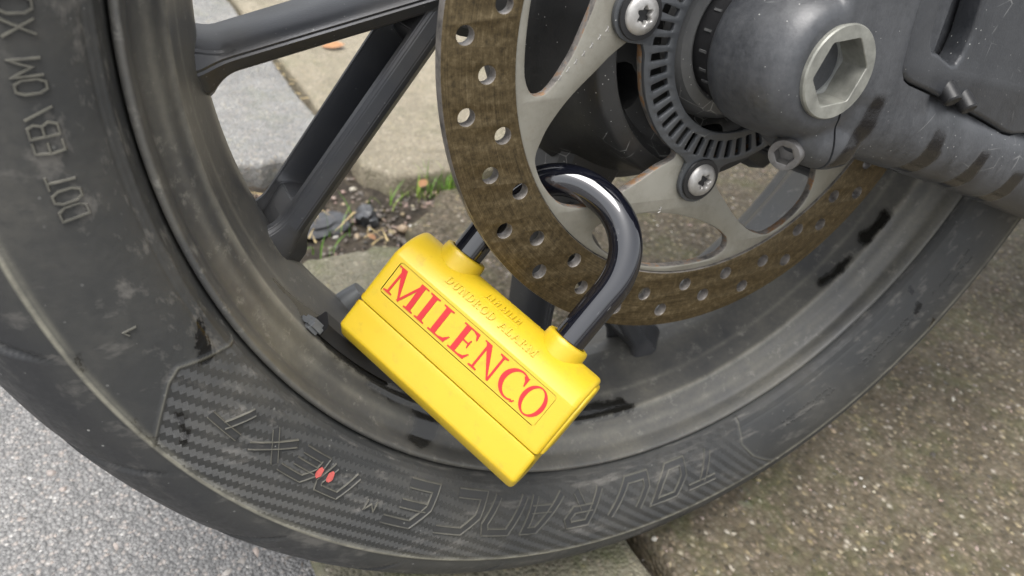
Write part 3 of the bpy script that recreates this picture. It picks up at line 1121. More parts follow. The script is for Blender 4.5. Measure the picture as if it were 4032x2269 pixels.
moulded_print()
patch_on_tyre("red_paint_dot", .2522, -137.50, .0023, .38, M['reddot'])
patch_on_tyre("red_paint_dot", .2518, -136.10, .0023, .38, M['reddot'])

# ------------------------------------------------------------------ rim
RIMP = [(.2350, .0200), (.2352, .0120), (.2345, .0086), (.2330, .0080), (.2312, .0112), (.2300, .0170), (.2268, .0206), (.2235, .0236), (.2200, .0280), (.2188, .0288), (.2182, .0302), (.2172, .0345),
        (.2146, .0435), (.2112, .0525), (.2076, .0615), (.2062, .0710)]
WET_R = [
    [(.0349, -31.9), (.0293, -32.1), (.0290, -34.5), (.0300, -37.9), (.0355, -38.6), (.0376, -37.0)],
    [(.0345, -41.3), (.0306, -41.4), (.0310, -43.9), (.0316, -46.9), (.0333, -48.4), (.0372, -48.0), (.0350, -45.0), (.034, -43.)],
    [(.0376, -89.2), (.0322, -87.3), (.0286, -88.1), (.0282, -91.6), (.0285, -95.5), (.0290, -99), (.036, -99), (.0385, -93)],
    [(.0300, -127.1), (.0261, -122.6), (.0200, -122.9), (.0147, -124.2), (.0108, -125.3), (.0143, -127.3), (.020, -126.4)],
    [(.0400, -152), (.0290, -140), (.0270, -130), (.0300, -124), (.0480, -118), (.050, -140)],
]


def build_rim():
    near = interp_curve(RIMP, 80)
    ctr = .071
    far = np.array([(r, 2 * ctr - y) for r, y in near[::-1]])[1:]
    prof = np.concatenate([near, far])
    # outer skin, hidden under the tyre
    outer = [(.2400, 2 * ctr - .018), (.2300, 2 * ctr - .022), (.2200, 2 * ctr - .03), (.2105, ctr + .01), (.2105, ctr - .01), (.2200, .030), (.2300, .022), (.2400, .018)]
    prof = np.concatenate([prof, np.array(outer)])
    th = np.radians(np.concatenate([np.arange(-198, -10, .3), np.linspace(-10, 162, 130, endpoint=False)]))
    P = np.stack([prof[None, :, 0] * np.cos(th)[:, None], np.repeat(prof[None, :, 1], len(th), 0), prof[None, :, 0] * np.sin(th)[:, None]], -1)
    V, Q = grid_mesh(P, wrap_u=True, wrap_v=True)
    me = fast_mesh("wheel_rim", V, Q)
    T = np.degrees(np.repeat(th[:, None], len(prof), 1)); Y = P[:, :, 1]
    wet = np.zeros_like(Y)
    for k, poly in enumerate(WET_R):
        jit = np.vectorize(lambda a, y: mnoise.fractal((a * .9, y * 300, k), 1, 2, 4))
        m = (T > min(p[1] for p in poly) - 3) & (T < max(p[1] for p in poly) + 3) & (Y < .06)
        jj = np.zeros_like(Y)
        jj[m] = jit(T[m] * .35, Y[m] * .4)
        ok = m * sum(in_poly(Y + jj * .0022 + dy, T + jj * (.5 if k < 4 else 2.5) + da, poly).astype(float) for dy in (-.0012, 0, .0012) for da in (-.45, 0, .45)) / 9
        wet = np.maximum(wet, np.clip(ok * 1.4, 0, 1) * (1.0 if k < 3 else .85))
    set_attr(me, "wet", wet.ravel())
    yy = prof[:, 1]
    wr = .55 * np.exp(-((yy - .0296) / .0012) ** 2) + .25 * np.exp(-((yy - .0430) / .0012) ** 2) + .18 * np.exp(-((yy - .022) / .0012) ** 2)  # dusty worn crest and crease, plus a highlight painted along the lip
    set_attr(me, "wear_glint", np.repeat(wr[None], len(th), 0).ravel())
    bm = bmesh.new(); bm.from_mesh(me); bmesh.ops.recalc_face_normals(bm, faces=bm.faces); bm.to_mesh(me); bm.free()
    return to_bike(link_mesh("wheel_rim", me, M['rim'], None, True, 180))


rim = build_rim()


# ------------------------------------------------------------------ spokes (five V pairs)
def loft(secs, cap=True):
    V, F = [], []
    n = len(secs[0])
    for s in secs:
        V += [tuple(p) for p in s]
    for i in range(len(secs) - 1):
        for k in range(n):
            F.append((i * n + k, i * n + (k + 1) % n, (i + 1) * n + (k + 1) % n, (i + 1) * n + k))
    if cap:
        F.append(tuple(range(n))[::-1]); F.append(tuple((len(secs) - 1) * n + k for k in range(n)))
    return V, F


def spoke_mesh(p_in, p_out, prof_fn, ts):
    """p_in/p_out: (x,z) axis points; prof_fn(t)-> list of (offset across, y)"""
    a = np.array(p_in); b = np.array(p_out); d = b - a; L = np.linalg.norm(d); d /= L
    nrm = np.array([-d[1], d[0]])
    secs = []
    for t in ts:
        c = a + d * L * t
        secs.append([(c[0] + nrm[0] * o, y, c[1] + nrm[1] * o) for o, y in prof_fn(t)])
    return loft(secs)


def flare(t, amt):
    f = 0
    if t > .90:
        f = min(1.0, (t - .90) / .11) ** 2 * amt
    return f


def build_spokes():
    # straight spoke A and pocketed spoke B, measured on the photographed pair, then turned by 72 degrees
    ts = list(np.linspace(0, .86, 8)) + list(np.linspace(.88, 1.12, 13))

    def profA(t):
        f = flare(t, .0065)
        yo = -.006 * (1 - t)
        return [(-.0068 - f, .072 + yo), (-.0052 - f, .0620 + yo), (-.0030 - f * .6, .0572 + yo - f * .12), (-.0006 + f * .2, .0552 + yo - f * .15), (.0050 + f * .8, .0590 + yo - f * .1), (.0085 + f, .070 + yo), (.0085 + f, .088), (-.0060 - f, .090)]

    def profB(t):
        f = flare(t, .0060)
        yo = -.006 * (1 - t)
        pk = 0.0
        if .16 < t < .84:
            pk = .0125 * min(1, (t - .16) / .03, (.84 - t) / .03)
        return [(-.0090 - f, .064 + yo), (-.0086 - f, .0605 + yo - f * .1), (-.0070 - f * .8, .0590 + yo - f * .15), (-.0015, .0580 + yo - f * .15), (.0012 + f * .2, .0590 + yo - f * .15), (.0080 + f, .0700 + yo), (.0085 + f, .0840),
                (-.0098 - f, .0888), (-.0112 - f, .0874), (-.0112 - f, .0846), (-.0090 + pk, .0828), (-.0090 + pk, .0650 + yo)]
    a_in, a_out = (-.098, .0125), (-.2060, -.0190)
    b_in, b_out = (-.1085, .0032), (-.1800, -.0978)
    VA, FA = spoke_mesh(a_in, a_out, profA, ts)
    ts2 = sorted(set(ts + [.15, .17, .19, .81, .83, .85]))
    VB, FB = spoke_mesh(b_in, b_out, profB, ts2)
    for k in range(5):
        Rm_ = Matrix.Rotation(math.radians(-72 * k), 4, 'Y')
        for V, F in ((VA, FA), (VB, FB)):
            if k == 0:
                me = bpy.data.meshes.new("spoke")
                me.from_pydata(V, [], F)
                bm = bmesh.new(); bm.from_mesh(me); bmesh.ops.recalc_face_normals(bm, faces=bm.faces)
                bmesh.ops.bevel(bm, geom=[e for e in bm.edges if e.is_manifold and e.calc_face_angle(0) > .45], offset=.0011, segments=2, affect='EDGES', clamp_overlap=True)
                bm.to_mesh(me); bm.free()
                set_attr(me, "wet", np.zeros(len(me.vertices)))
                o = link_mesh("spoke", me, M['spoke'], None, True, 28)
                if V is VA:
                    oA = o
                else:
                    oB = o
            else:
                src = oA if V is VA else oB
                o = src.copy(); COL.objects.link(o)
            o.parent = bike
            o.matrix_basis = BIKE_LOCAL @ Rm_
    # hub
    hub = lathe("wheel_hub", [(.020, .022), (.040, .022), (.0425, .020), (.0535, .020), (.0565, .0130), (.0590, .0095), (.0600, .0105), (.0650, .0120), (.0668, .0145), (.0690, .030), (.0740, .046), (.0800, .058), (.0850, .064),
                              (.0850, .084), (.0700, .092), (.0500, .105), (.0480, .130), (.020, .130)], M['hub'], None, 120, angle=40, closed=True)
    cuts = []
    for k in range(5):
        a0 = -166 + 72 * k
        lp = [polar(.0445, a0 + 3), polar(.0545, a0), polar(.0572, a0 + 5), polar(.0575, a0 + 14), polar(.0565, a0 + 21), polar(.0520, a0 + 24), polar(.0445, a0 + 22)]
        lp = smooth_loop(lp, 3)
        V, F = loft([[(x, y, z) for x, z in lp] for y in (-.01, .06)])
        co_ = from_np("cutter", V, F, M['hub'], None, False)
        bm = bmesh.new(); bm.from_mesh(co_.data); bmesh.ops.recalc_face_normals(bm, faces=bm.faces); bm.to_mesh(co_.data); bm.free()
        cuts.append(co_)
    for c_ in cuts:
        md = hub.modifiers.new("b", 'BOOLEAN'); md.object = c_; md.operation = 'DIFFERENCE'; md.solver = 'EXACT'
    bpy.context.view_layer.update()
    hme = evaluated(hub)
    bpy.data.objects.remove(hub)
    for c_ in cuts:
        bpy.data.objects.remove(c_)
    hme.materials.clear()
    hub = link_mesh("wheel_hub", hme, M['hub'], None, True, 40)
    set_attr(hub.data, "wet", np.zeros(len(hub.data.vertices)))
    to_bike(hub)
    # webs that gather each spoke pair onto the hub
    for k in range(5):
        a = math.radians(176 - 72 * k)
        secs = []
        for r, w, y0, y1 in ((.066, .020, .050, .080), (.076, .020, .052, .086), (.090, .018, .052, .090), (.104, .0165, .0515, .090), (.118, .0125, .053, .090), (.126, .009, .056, .089)):
            c = (r * math.cos(a), r * math.sin(a)); nrm = (-math.sin(a), math.cos(a))
            ring = []
            for o_, y in ((-1, y0 + .006), (-.75, y0 + .001), (-.4, y0), (.4, y0), (.75, y0 + .001), (1, y0 + .006), (1, y1), (-1, y1)):
                ring.append((c[0] + nrm[0] * w * o_, y, c[1] + nrm[1] * w * o_))
            secs.append(ring)
        V, F = loft(secs)
        o = from_np("spoke_web", V, F, M['hub'], None, True, 30)
        set_attr(o.data, "wet", np.zeros(len(o.data.vertices)))
        to_bike(o)


build_spokes()


# ------------------------------------------------------------------ brake disc
def circle(cx, cz, r, n=24, a0=0):
    return [(cx + r * math.cos(2 * PI * k / n + a0), cz + r * math.sin(2 * PI * k / n + a0)) for k in range(n)]


def build_disc():
    th0 = -157.4
    holes = []
    for k in range(10):
        b = th0 + 36 * k
        for dr, da in ((.1245, 0), (.1288, -11.6), (.1288, 11.6), (.1157, -6.3), (.1157, 6.3), (.1198, 18.0)):
            x, z = polar(dr, b + da)
            holes.append(circle(x, z, .00335, 20))
    flat_shape_o = flat_shape("brake_track", [circle(0, 0, .1375, 240), circle(0, 0, .1085, 200)] + holes, .0050, .00035, [M['track'], M['edge']], None, 0.0)
    to_bike(flat_shape_o)
    big = [(.0570, 177.7), (.0661, -177.0), (.0738, -172.1), (.0820, -168.1), (.0889, -164.9), (.0964, -161.2), (.1009, -158.4), (.1035, -156.7), (.1052, -154.6), (.1057, -151.5), (.1056, -148.5), (.1046, -144.5), (.1030, -141.4),
           (.1000, -138.4), (.0951, -135.4), (.0885, -132.6), (.0815, -129.9), (.0725, -126.6), (.0622, -122.5), (.0560, -118.3), (.0530, -119.5), (.0527, -128), (.0527, -140), (.0527, -155), (.0527, -170), (.0535, -179.0)]
    lens = [(.0988, -128.3), (.0945, -126.9), (.0895, -123.3), (.0850, -119.3), (.0812, -114.0), (.0795, -108.5), (.0789, -103.5), (.0795, -98.5), (.0812, -93.6), (.0840, -88.3), (.0878, -84.3), (.0916, -81.4), (.0955, -79.6),
            (.0990, -79.3), (.1018, -80.2), (.1036, -82.6), (.1043, -86.0), (.1046, -93.0), (.1053, -101.0), (.1057, -109.0), (.1057, -117.0), (.1052, -122.5), (.1036, -126.3), (.1015, -128.0)]
    loops = [circle(0, 0, .1083, 220)]
    for k in range(4):
        loops.append(smooth_loop([polar(r, a + 90 * k) for r, a in big], 4))
        loops.append(smooth_loop([polar(r, a + 90 * k) for r, a in lens], 4))
    loops.append(circle(0, 0, .0510, 100))
    c = flat_shape("disc_carrier", loops, .0042, .0008, [M['carrier'], M['edge_rust']], None, .0009)
    to_bike(c)
    # stamped marks on the arms: small raised strokes
    def stamp(pts_list, w=.0003):
        V, F = [], []
        for st in pts_list:
            rows, _ = ribbon(st, w, [(-1, 0), (-.4, .00022), (.4, .00022), (1, 0)])
            base = len(V)
            for row in rows:
                for p, h in row:
                    V.append((p[0], .0009 - h, p[1]))
            for i in range(len(rows) - 1):
                for q in range(3):
                    F.append((base + i * 4 + q, base + i * 4 + q + 1, base + (i + 1) * 4 + q + 1, base + (i + 1) * 4 + q))
        o = from_np("stamped_mark", V, F, M['steel'], None, True, 40)
        o.parent = c
    x, z = -.0290, -.0745
    stamp([[(x, z), (x + .0012, z + .0006), (x + .0010, z + .0016), (x, z + .0016)], [(x + .001, z + .0016), (x + .0014, z + .0026), (x + .0002, z + .0028)]])
    x, z = -.0085, -.0720
    stamp([[(x, z), (x + .0006, z + .0026), (x + .0014, z + .0006), (x + .0024, z + .0026), (x + .0028, z)]])
    m = []
    for i in range(7):
        bx, bz = -.0895 + .0030 * i, -.0128 + .0029 * i
        m += [[(bx, bz), (bx + .0012, bz + .0018)], [(bx + .0012, bz), (bx + .0004, bz + .0022)]]
    stamp(m)
    # sensor ring with 50 slots and four ears
    out = []
    ears = [169.2, 79.2, -10.8, -100.8]
    for k in range(480):
        a = k * .75
        r = .0532
        for e in ears:
            d = math.radians((a - e + 180) % 360 - 180)
            ex, er = .0605, .0108
            s = ex * math.sin(d)
            if abs(s) < er and abs(d) < .6:
                rr = ex * math.cos(d) + math.sqrt(er * er - s * s)
                r = max(r, rr)
            elif abs(d) < .30:
                r = max(r, .0532 + max(0, (.30 - abs(d)) / .12) ** 2 * .0022)
        out.append((r, a))
    out = [polar(*p) for p in out]
    slots = []
    for k in range(50):
        a = math.radians(164.3 + 7.2 * k)
        ca, sa = math.cos(a), math.sin(a)
        lp = []
        hl, hw, rc = .0040, .0016, .0007
        for cx, cz, st in ((hl - rc, hw - rc, 0), (-(hl - rc), hw - rc, 90), (-(hl - rc), -(hw - rc), 180), (hl - rc, -(hw - rc), 270)):
            for q in range(4):
                t = math.radians(st + 30 * q)
                lx, lz = cx + rc * math.cos(t), cz + rc * math.sin(t)
                lp.append(((.0462 + lx) * ca - lz * sa, (.0462 + lx) * sa + lz * ca))
        slots.append(lp)
    ring = flat_shape("sensor_ring", [out, circle(0, 0, .0386, 120)] + slots, .0022, .00035, M['ring'], None, -.0014)
    set_attr(ring.data, "wet", np.zeros(len(ring.data.vertices)))
    to_bike(ring)
    # bolts: domed heads with star sockets
    def star(n=48, r=.0030, amp=.0007, rot=0):
        return [((r + amp * math.cos(6 * (2 * PI * k / n) + rot)) * math.cos(2 * PI * k / n), (r + amp * math.cos(6 * (2 * PI * k / n) + rot)) * math.sin(2 * PI * k / n)) for k in range(n)]
    n = 48
    rings = [([(.0070 * math.cos(2 * PI * k / n), .0070 * math.sin(2 * PI * k / n)) for k in range(n)], 0.0)]
    for r, h in ((.0074, .0008), (.0074, .0016), (.0070, .0024), (.0058, .0032), (.0044, .0037)):
        rings.append(([(r * math.cos(2 * PI * k / n), r * math.sin(2 * PI * k / n)) for k in range(n)], h))
    rings.append((star(n, .0033, .0006), .0036))
    rings.append((star(n, .0030, .0006), .0032))
    rings.append((star(n, .0028, .0006), .0012))
    V, F = [], []
    for lp, h in rings:
        V += [(x, -h, z) for x, z in lp]
    for i in range(len(rings) - 1):
        for k in range(n):
            F.append((i * n + k, i * n + (k + 1) % n, (i + 1) * n + (k + 1) % n, (i + 1) * n + k))
    F.append(tuple((len(rings) - 1) * n + k for k in range(n)))
    first = None
    for e in ears:
        x, z = polar(.0602, e)
        if first is None:
            o = first = from_np("disc_bolt", V, F, M['steel'], None, True, 40)
            w = lathe("washer", [(.0, .0), (.0094, .0), (.0096, -.0005), (.0094, -.0012), (.0075, -.0013), (.0, -.0013)], M['black'], None, 40)
            w.parent = o
        else:
            o = first.copy(); COL.objects.link(o)
            w2 = w.copy(); COL.objects.link(w2); w2.parent = o
        o.parent = bike
        o.matrix_basis = BIKE_LOCAL @ Matrix.Translation((x, -.0016, z)) @ Matrix.Rotation(math.radians(e * 3), 4, 'Y')


build_disc()


# ------------------------------------------------------------------ axle stack and swingarm
COVER = [(.0345, .150), (.0315, .030), (.0328, .014), (.0340, .006), (.0348, .0008), (.0358, -.0016), (.0378, -.0036), (.0420, -.0055), (.060, -.0108), (.0825, -.0176), (.105, -.0252), (.122, -.0315), (.1285, -.0328), (.145, -.0332), (.30, -.040), (.30, .150)]
def build_swingarm():
    sp = lathe("wheel_spacer", [(.036, .012), (.0345, .0065), (.0324, .0045), (.0318, .0036), (.0275, .0026), (.0266, .0030), (.0262, .0050), (.020, .0050)], M['spacer'], None, 120)
    set_attr(sp.data, "wet", np.zeros(len(sp.data.vertices)))
    to_bike(sp)
    band = lathe("axle_adjuster", [(.0255, .006), (.0258, -.004), (.0262, -.012), (.020, -.012)], M['black'], None, 120)
    to_bike(band)
    # scale marks on the adjuster
    for a in (150, 168, 186, 203, 215):
        V, F = [], []
        x, z = polar(.0260, a)
        d = Vector((x, 0, z)).normalized(); tn = Vector((-d.z, 0, d.x))
        pts = [Vector((x, y, z)) + tn * s * .0005 + d * h for y in (-.0005, -.0045) for s in (-1, 1) for h in (-.001, .0003)]
        o = from_np("scale_mark", pts, [(0, 1, 3, 2), (4, 6, 7, 5), (0, 4, 5, 1), (2, 3, 7, 6), (1, 5, 7, 3), (0, 2, 6, 4)], M['spacer'], None, False)
        o.parent = band
    # cast body: boss, clamp ear, arm tube and web fused by remeshing
    parts = []
    bm = bmesh.new()

    def add_lathe(prof, seg=96):
        th = np.linspace(0, 2 * PI, seg, endpoint=False)
        pr = prof
        rows = [[bm.verts.new((r * math.cos(t), y, r * math.sin(t))) for t in th] for r, y in pr]
        for a, b in zip(rows[:-1], rows[1:]):
            for k in range(seg):
                bm.faces.new((a[k], a[(k + 1) % seg], b[(k + 1) % seg], b[k]))
        bm.faces.new(rows[0][::-1]); bm.faces.new(rows[-1])

    add_lathe([(.0255, -.0085), (.0300, -.0098), (.0312, -.0125), (.0316, -.018), (.0312, -.026), (.0298, -.034), (.0275, -.0405), (.0245, -.0452), (.0215, -.0468)])

    def ell_tube(path):
        seg = 40
        rows = []
        n = len(path)
        for i, (x, y, z, ry, rz) in enumerate(path):
            p0 = Vector(path[max(i - 1, 0)][:3]); p1 = Vector(path[min(i + 1, n - 1)][:3])
            d = (p1 - p0).normalized()
            side = Vector((0, 1, 0)); side = (side - d * side.dot(d)).normalized()
            upv = d.cross(side)
            rows.append([bm.verts.new(Vector((x, y, z)) + side * ry * math.copysign(abs(math.cos(t)) ** .8, math.cos(t)) + upv * rz * math.copysign(abs(math.sin(t)) ** .8, math.sin(t))) for t in np.linspace(0, 2 * PI, seg, endpoint=False)])
        for a, b in zip(rows[:-1], rows[1:]):
            for k in range(seg):
                bm.faces.new((a[k], a[(k + 1) % seg], b[(k + 1) % seg], b[k]))
        bm.faces.new(rows[0][::-1]); bm.faces.new(rows[-1])
    # arm
    ell_tube([(-.004, -.026, -.006, .0165, .022), (.018, -.028, -.0140, .0185, .0225), (.040, -.0290, -.0205, .0190, .0205), (.070, -.0295, -.0300, .0190, .0195), (.105, -.0300, -.0400, .0195, .0195),
              (.140, -.0305, -.0505, .0200, .0200), (.20, -.031, -.0690, .021, .021), (.30, -.031, -.100, .022, .022), (.42, -.031, -.137, .022, .022)])
    # pinch clamp ear below the boss
    ell_tube([(.002, -.030, -.024, .0150, .011), (.010, -.031, -.029, .0155, .0125), (.020, -.0315, -.0325, .0155, .0120), (.029, -.032, -.0335, .0140, .0100)])
    # upper casting that carries the cover
    ell_tube([(.014, -.030, .004, .0175, .020), (.018, -.030, .040, .0175, .019), (.022, -.030, .09, .0175, .019), (.026, -.030, .15, .017, .018)])

    def box(x0, x1, y0, y1, z0, z1, sh=0):
        vs = [bm.verts.new((x, y, z + sh * x)) for x in (x0, x1) for y in (y0, y1) for z in (z0, z1)]
        for f in ((0, 1, 3, 2), (4, 6, 7, 5), (0, 4, 5, 1), (2, 3, 7, 6), (0, 2, 6, 4), (1, 5, 7, 3)):
            bm.faces.new([vs[i] for i in f])
    box(.02, .40, -.036, -.010, -.012, .16, -.28)
    box(-.004, .060, -.0478, -.012, -.006, .16, -.25)
    me = bpy.data.meshes.new("swingarm_raw")
    bmesh.ops.recalc_face_normals(bm, faces=bm.faces)
    bm.to_mesh(me); bm.free()
    tmp = bpy.data.objects.new("swingarm_raw", me); COL.objects.link(tmp)
    m1 = tmp.modifiers.new("r", 'REMESH'); m1.mode = 'VOXEL'; m1.voxel_size = .0013
    m2 = tmp.modifiers.new("s", 'SMOOTH'); m2.factor = .5; m2.iterations = 14
    bpy.context.view_layer.update()
    me2 = evaluated(tmp)
    bpy.data.objects.remove(tmp)
    body = bpy.data.objects.new("swingarm_body", me2); COL.objects.link(body)
    # split of the clamp, bore of the axle and seat of the pinch bolt
    cb_ = bmesh.new()
    def cbox(p0, p1, w, y0, y1):
        p0, p1 = Vector((p0[0], 0, p0[1])), Vector((p1[0], 0, p1[1]))
        d = (p1 - p0).normalized(); nn = Vector((-d.z, 0, d.x)) * w
        vs = [cb_.verts.new(p + nn * s + Vector((0, y, 0))) for p in (p0, p1) for s in (-1, 1) for y in (y0, y1)]
        for f in ((0, 1, 3, 2), (4, 6, 7, 5), (0, 4, 5, 1), (2, 3, 7, 6), (0, 2, 6, 4), (1, 5, 7, 3)):
            cb_.faces.new([vs[i] for i in f])
    cbox((.0085, -.0135), (.0150, -.046), .00055, -.06, -.012)
    pk_ = []
    for i, (x, z) in enumerate(COVER):
        p, q = np.array(COVER[i - 1]), np.array(COVER[(i + 1) % len(COVER)])
        d_ = (q - p) / np.linalg.norm(q - p)
        pk_.append((x + d_[1] * -.0011, z - d_[0] * .0011))
    rows = [[cb_.verts.new((x, y, z)) for x, z in pk_] for y in (-.07, -.0415)]
    for k in range(len(pk_)):
        cb_.faces.new((rows[0][k], rows[0][(k + 1) % len(pk_)], rows[1][(k + 1) % len(pk_)], rows[1][k]))
    cb_.faces.new(rows[0][::-1]); cb_.faces.new(rows[1])
    rows = [[cb_.verts.new((.0148 * math.cos(t), y, .0148 * math.sin(t))) for t in np.linspace(0, 2 * PI, 64, endpoint=False)] for y in (-.07, -.0365)]
    for k in range(64):
        cb_.faces.new((rows[0][k], rows[0][(k + 1) % 64], rows[1][(k + 1) % 64], rows[1][k]))
    cb_.faces.new(rows[0][::-1]); cb_.faces.new(rows[1])
    rows = [[cb_.verts.new((.0112 * math.cos(t), y, .0112 * math.sin(t))) for t in np.linspace(0, 2 * PI, 64, endpoint=False)] for y in (-.0366, -.004)]
    for k in range(64):
        cb_.faces.new((rows[0][k], rows[0][(k + 1) % 64], rows[1][(k + 1) % 64], rows[1][k]))
    cb_.faces.new(rows[0][::-1]); cb_.faces.new(rows[1])
    bmesh.ops.recalc_face_normals(cb_, faces=cb_.faces)
    cme = bpy.data.meshes.new("cut"); cb_.to_mesh(cme); cb_.free()
    cut = bpy.data.objects.new("cut", cme); COL.objects.link(cut)
    md = body.modifiers.new("b", 'BOOLEAN'); md.object = cut; md.operation = 'DIFFERENCE'; md.solver = 'EXACT'
    bpy.context.view_layer.update()
    me3 = evaluated(body)
    bpy.data.objects.remove(body); bpy.data.objects.remove(cut)
    n = len(me3.vertices)
    co = np.empty(n * 3, np.float32); me3.vertices.foreach_get("co", co); co = co.reshape(-1, 3)
    wet = np.zeros(n)
    streaks = [[(.026, -.010), (.0315, -.012), (.030, -.024), (.024, -.040), (.014, -.040), (.021, -.026)],
               [(.070, -.0260), (.0795, -.029), (.079, -.040), (.070, -.056), (.0560, -.056), (.066, -.041)],
               [(.1080, -.039), (.1150, -.041), (.1125, -.048), (.1090, -.072), (.0930, -.072), (.102, -.052)],
               [(.1400, -.052), (.1500, -.054), (.147, -.064), (.139, -.085), (.126, -.085), (.134, -.066)]]
    fr = co[:, 1] < -.02
    for pl in streaks:
        nz = np.array([mnoise.noise((x * 110, z * 110, 1)) for x, y, z in co]) * .0016 if pl is streaks[0] else nz
        wet[fr] = np.maximum(wet[fr], sum(in_poly((co[:, 0] + nz + dx)[fr], (co[:, 2] + nz * .6 + dz)[fr], pl).astype(float) for dx in (-.001, 0, .001) for dz in (-.0012, 0, .0012)) / 9)
    # damp shadow round the axle nut
    rr = np.hypot(co[:, 0], co[:, 2])
    set_attr(me3, "wet", np.clip(wet * 1.35, 0, 1))
    sa = link_mesh("swingarm", me3, M['cast'], None, True, 40)
    to_bike(sa)

    # axle bolt with a hexagon socket
    n = 72
    def hexr(k, r):
        a = 2 * PI * k / n
        a6 = (a - math.radians(7) + PI / 6) % (PI / 3) - PI / 6
        return r * math.cos(PI / 6) / math.cos(abs(a6) - PI / 6) if False else r * math.cos(PI / 6) / math.cos(PI / 6 - abs(a6))
    rings = []
    for r, y in ((.0172, -.040), (.0176, -.0462), (.0175, -.0482), (.0170, -.0488)):
        rings.append([(r * math.cos(2 * PI * k / n), y, r * math.sin(2 * PI * k / n)) for k in range(n)])
    for r, y in ((.0138, -.0488), (.0135, -.0485), (.0135, -.0375)):
        rings.append([(hexr(k, r) * math.cos(2 * PI * k / n), y, hexr(k, r) * math.sin(2 * PI * k / n)) for k in range(n)])
    V, F = [], []
    for rg in rings:
        V += rg
    for i in range(len(rings) - 1):
        for k in range(n):
            F.append((i * n + k, i * n + (k + 1) % n, (i + 1) * n + (k + 1) % n, (i + 1) * n + k))
    ax = from_np("axle_bolt", V, F, M['axle'], None, True, 25)
    to_bike(ax)
    bore = lathe("axle_bore", [(.0137, -.0376), (.0113, -.0373), (.0108, -.0360), (.0105, -.008), (.0, -.008)], M['socket'], None, 72)
    bore.parent = ax
    # pinch bolt: axis roughly along the bike, head looking back and outwards
    V, F = [], []
    n = 36
    pr = [(.0, .006), (.0066, .006), (.0066, .0), (.0066, -.0075), (.0062, -.0083), (.0042, -.0083)]
    for r, h in pr:
        V += [(r * math.cos(2 * PI * k / n), h, r * math.sin(2 * PI * k / n)) for k in range(n)]
    hx = lambda k, r: r * math.cos(PI / 6) / math.cos(PI / 6 - abs(((2 * PI * k / n) + PI / 6) % (PI / 3) - PI / 6))
    V += [(hx(k, .0041) * math.cos(2 * PI * k / n), -.0081, hx(k, .0041) * math.sin(2 * PI * k / n)) for k in range(n)]
    V += [(hx(k, .0040) * math.cos(2 * PI * k / n), -.0030, hx(k, .0040) * math.sin(2 * PI * k / n)) for k in range(n)]
    m = len(pr) + 2
    for i in range(m - 1):
        for k in range(n):
            F.append((i * n + k, i * n + (k + 1) % n, (i + 1) * n + (k + 1) % n, (i + 1) * n + k))
    F.append(tuple((m - 1) * n + k for k in range(n)))
    pb = from_np("pinch_bolt", V, F, M['pinch'], None, True, 35)
    pb.parent = bike
    dirv = Vector((-.86, -.48, -.10)).normalized()
    rotm = Vector((0, -1, 0)).rotation_difference(dirv).to_matrix().to_4x4()
    pb.matrix_basis = BIKE_LOCAL @ Matrix.Translation((.0008, -.0354, -.0338)) @ rotm

    # cover plate with a deep slot
    outl = COVER
    _unused = [(.0345, .150), (.0292, .030), (.0318, .014), (.0340, .006), (.0352, -.0005), (.0375, -.0038), (.0420, -.0055), (.060, -.0108), (.0825, -.0176), (.105, -.0252), (.122, -.0315), (.1285, -.0328), (.145, -.0332), (.30, -.040), (.30, .150)]
    slot = [(.0480, .060), (.0420, .030), (.0455, .0115), (.0490, .0068), (.0535, .0056), (.0640, .0010), (.0670, .0012), (.0690, .0045), (.0700, .012), (.0680, .030), (.0720, .060)]
    dn = []
    for lp in (outl, slot):
        a = []
        m_ = len(lp)
        for i in range(m_):
            p, q = np.array(lp[i]), np.array(lp[(i + 1) % m_])
            for k in range(4):
                a.append(tuple(p + (q - p) * k / 4))
        dn.append(a)
    cov = flat_shape("cover_plate", dn, .0110, .0020, M['cover'], None, -.0488, bev_res=3, angle=60)
    set_attr(cov.data, "wet", np.zeros(len(cov.data.vertices)))
    to_bike(cov)
    pegs = [(.0675, -.0102), (.0805, -.0143)]
    first = None
    for (x, z) in pegs:
        if first is None:
            first = o = lathe("peg", [(.0, -.0045), (.0030, -.0045), (.0036, -.0038), (.0038, .004), (.0, .004)], M['black'], None, 32)
        else:
            o = first.copy(); COL.objects.link(o)
        o.parent = cov
        o.matrix_basis = Matrix.Translation((x, -.0492, z)) @ Matrix.Rotation(math.radians(38), 4, 'X')
    # brake side plate behind the arm: dark bar crossing the disc window
    return sa


build_swingarm()


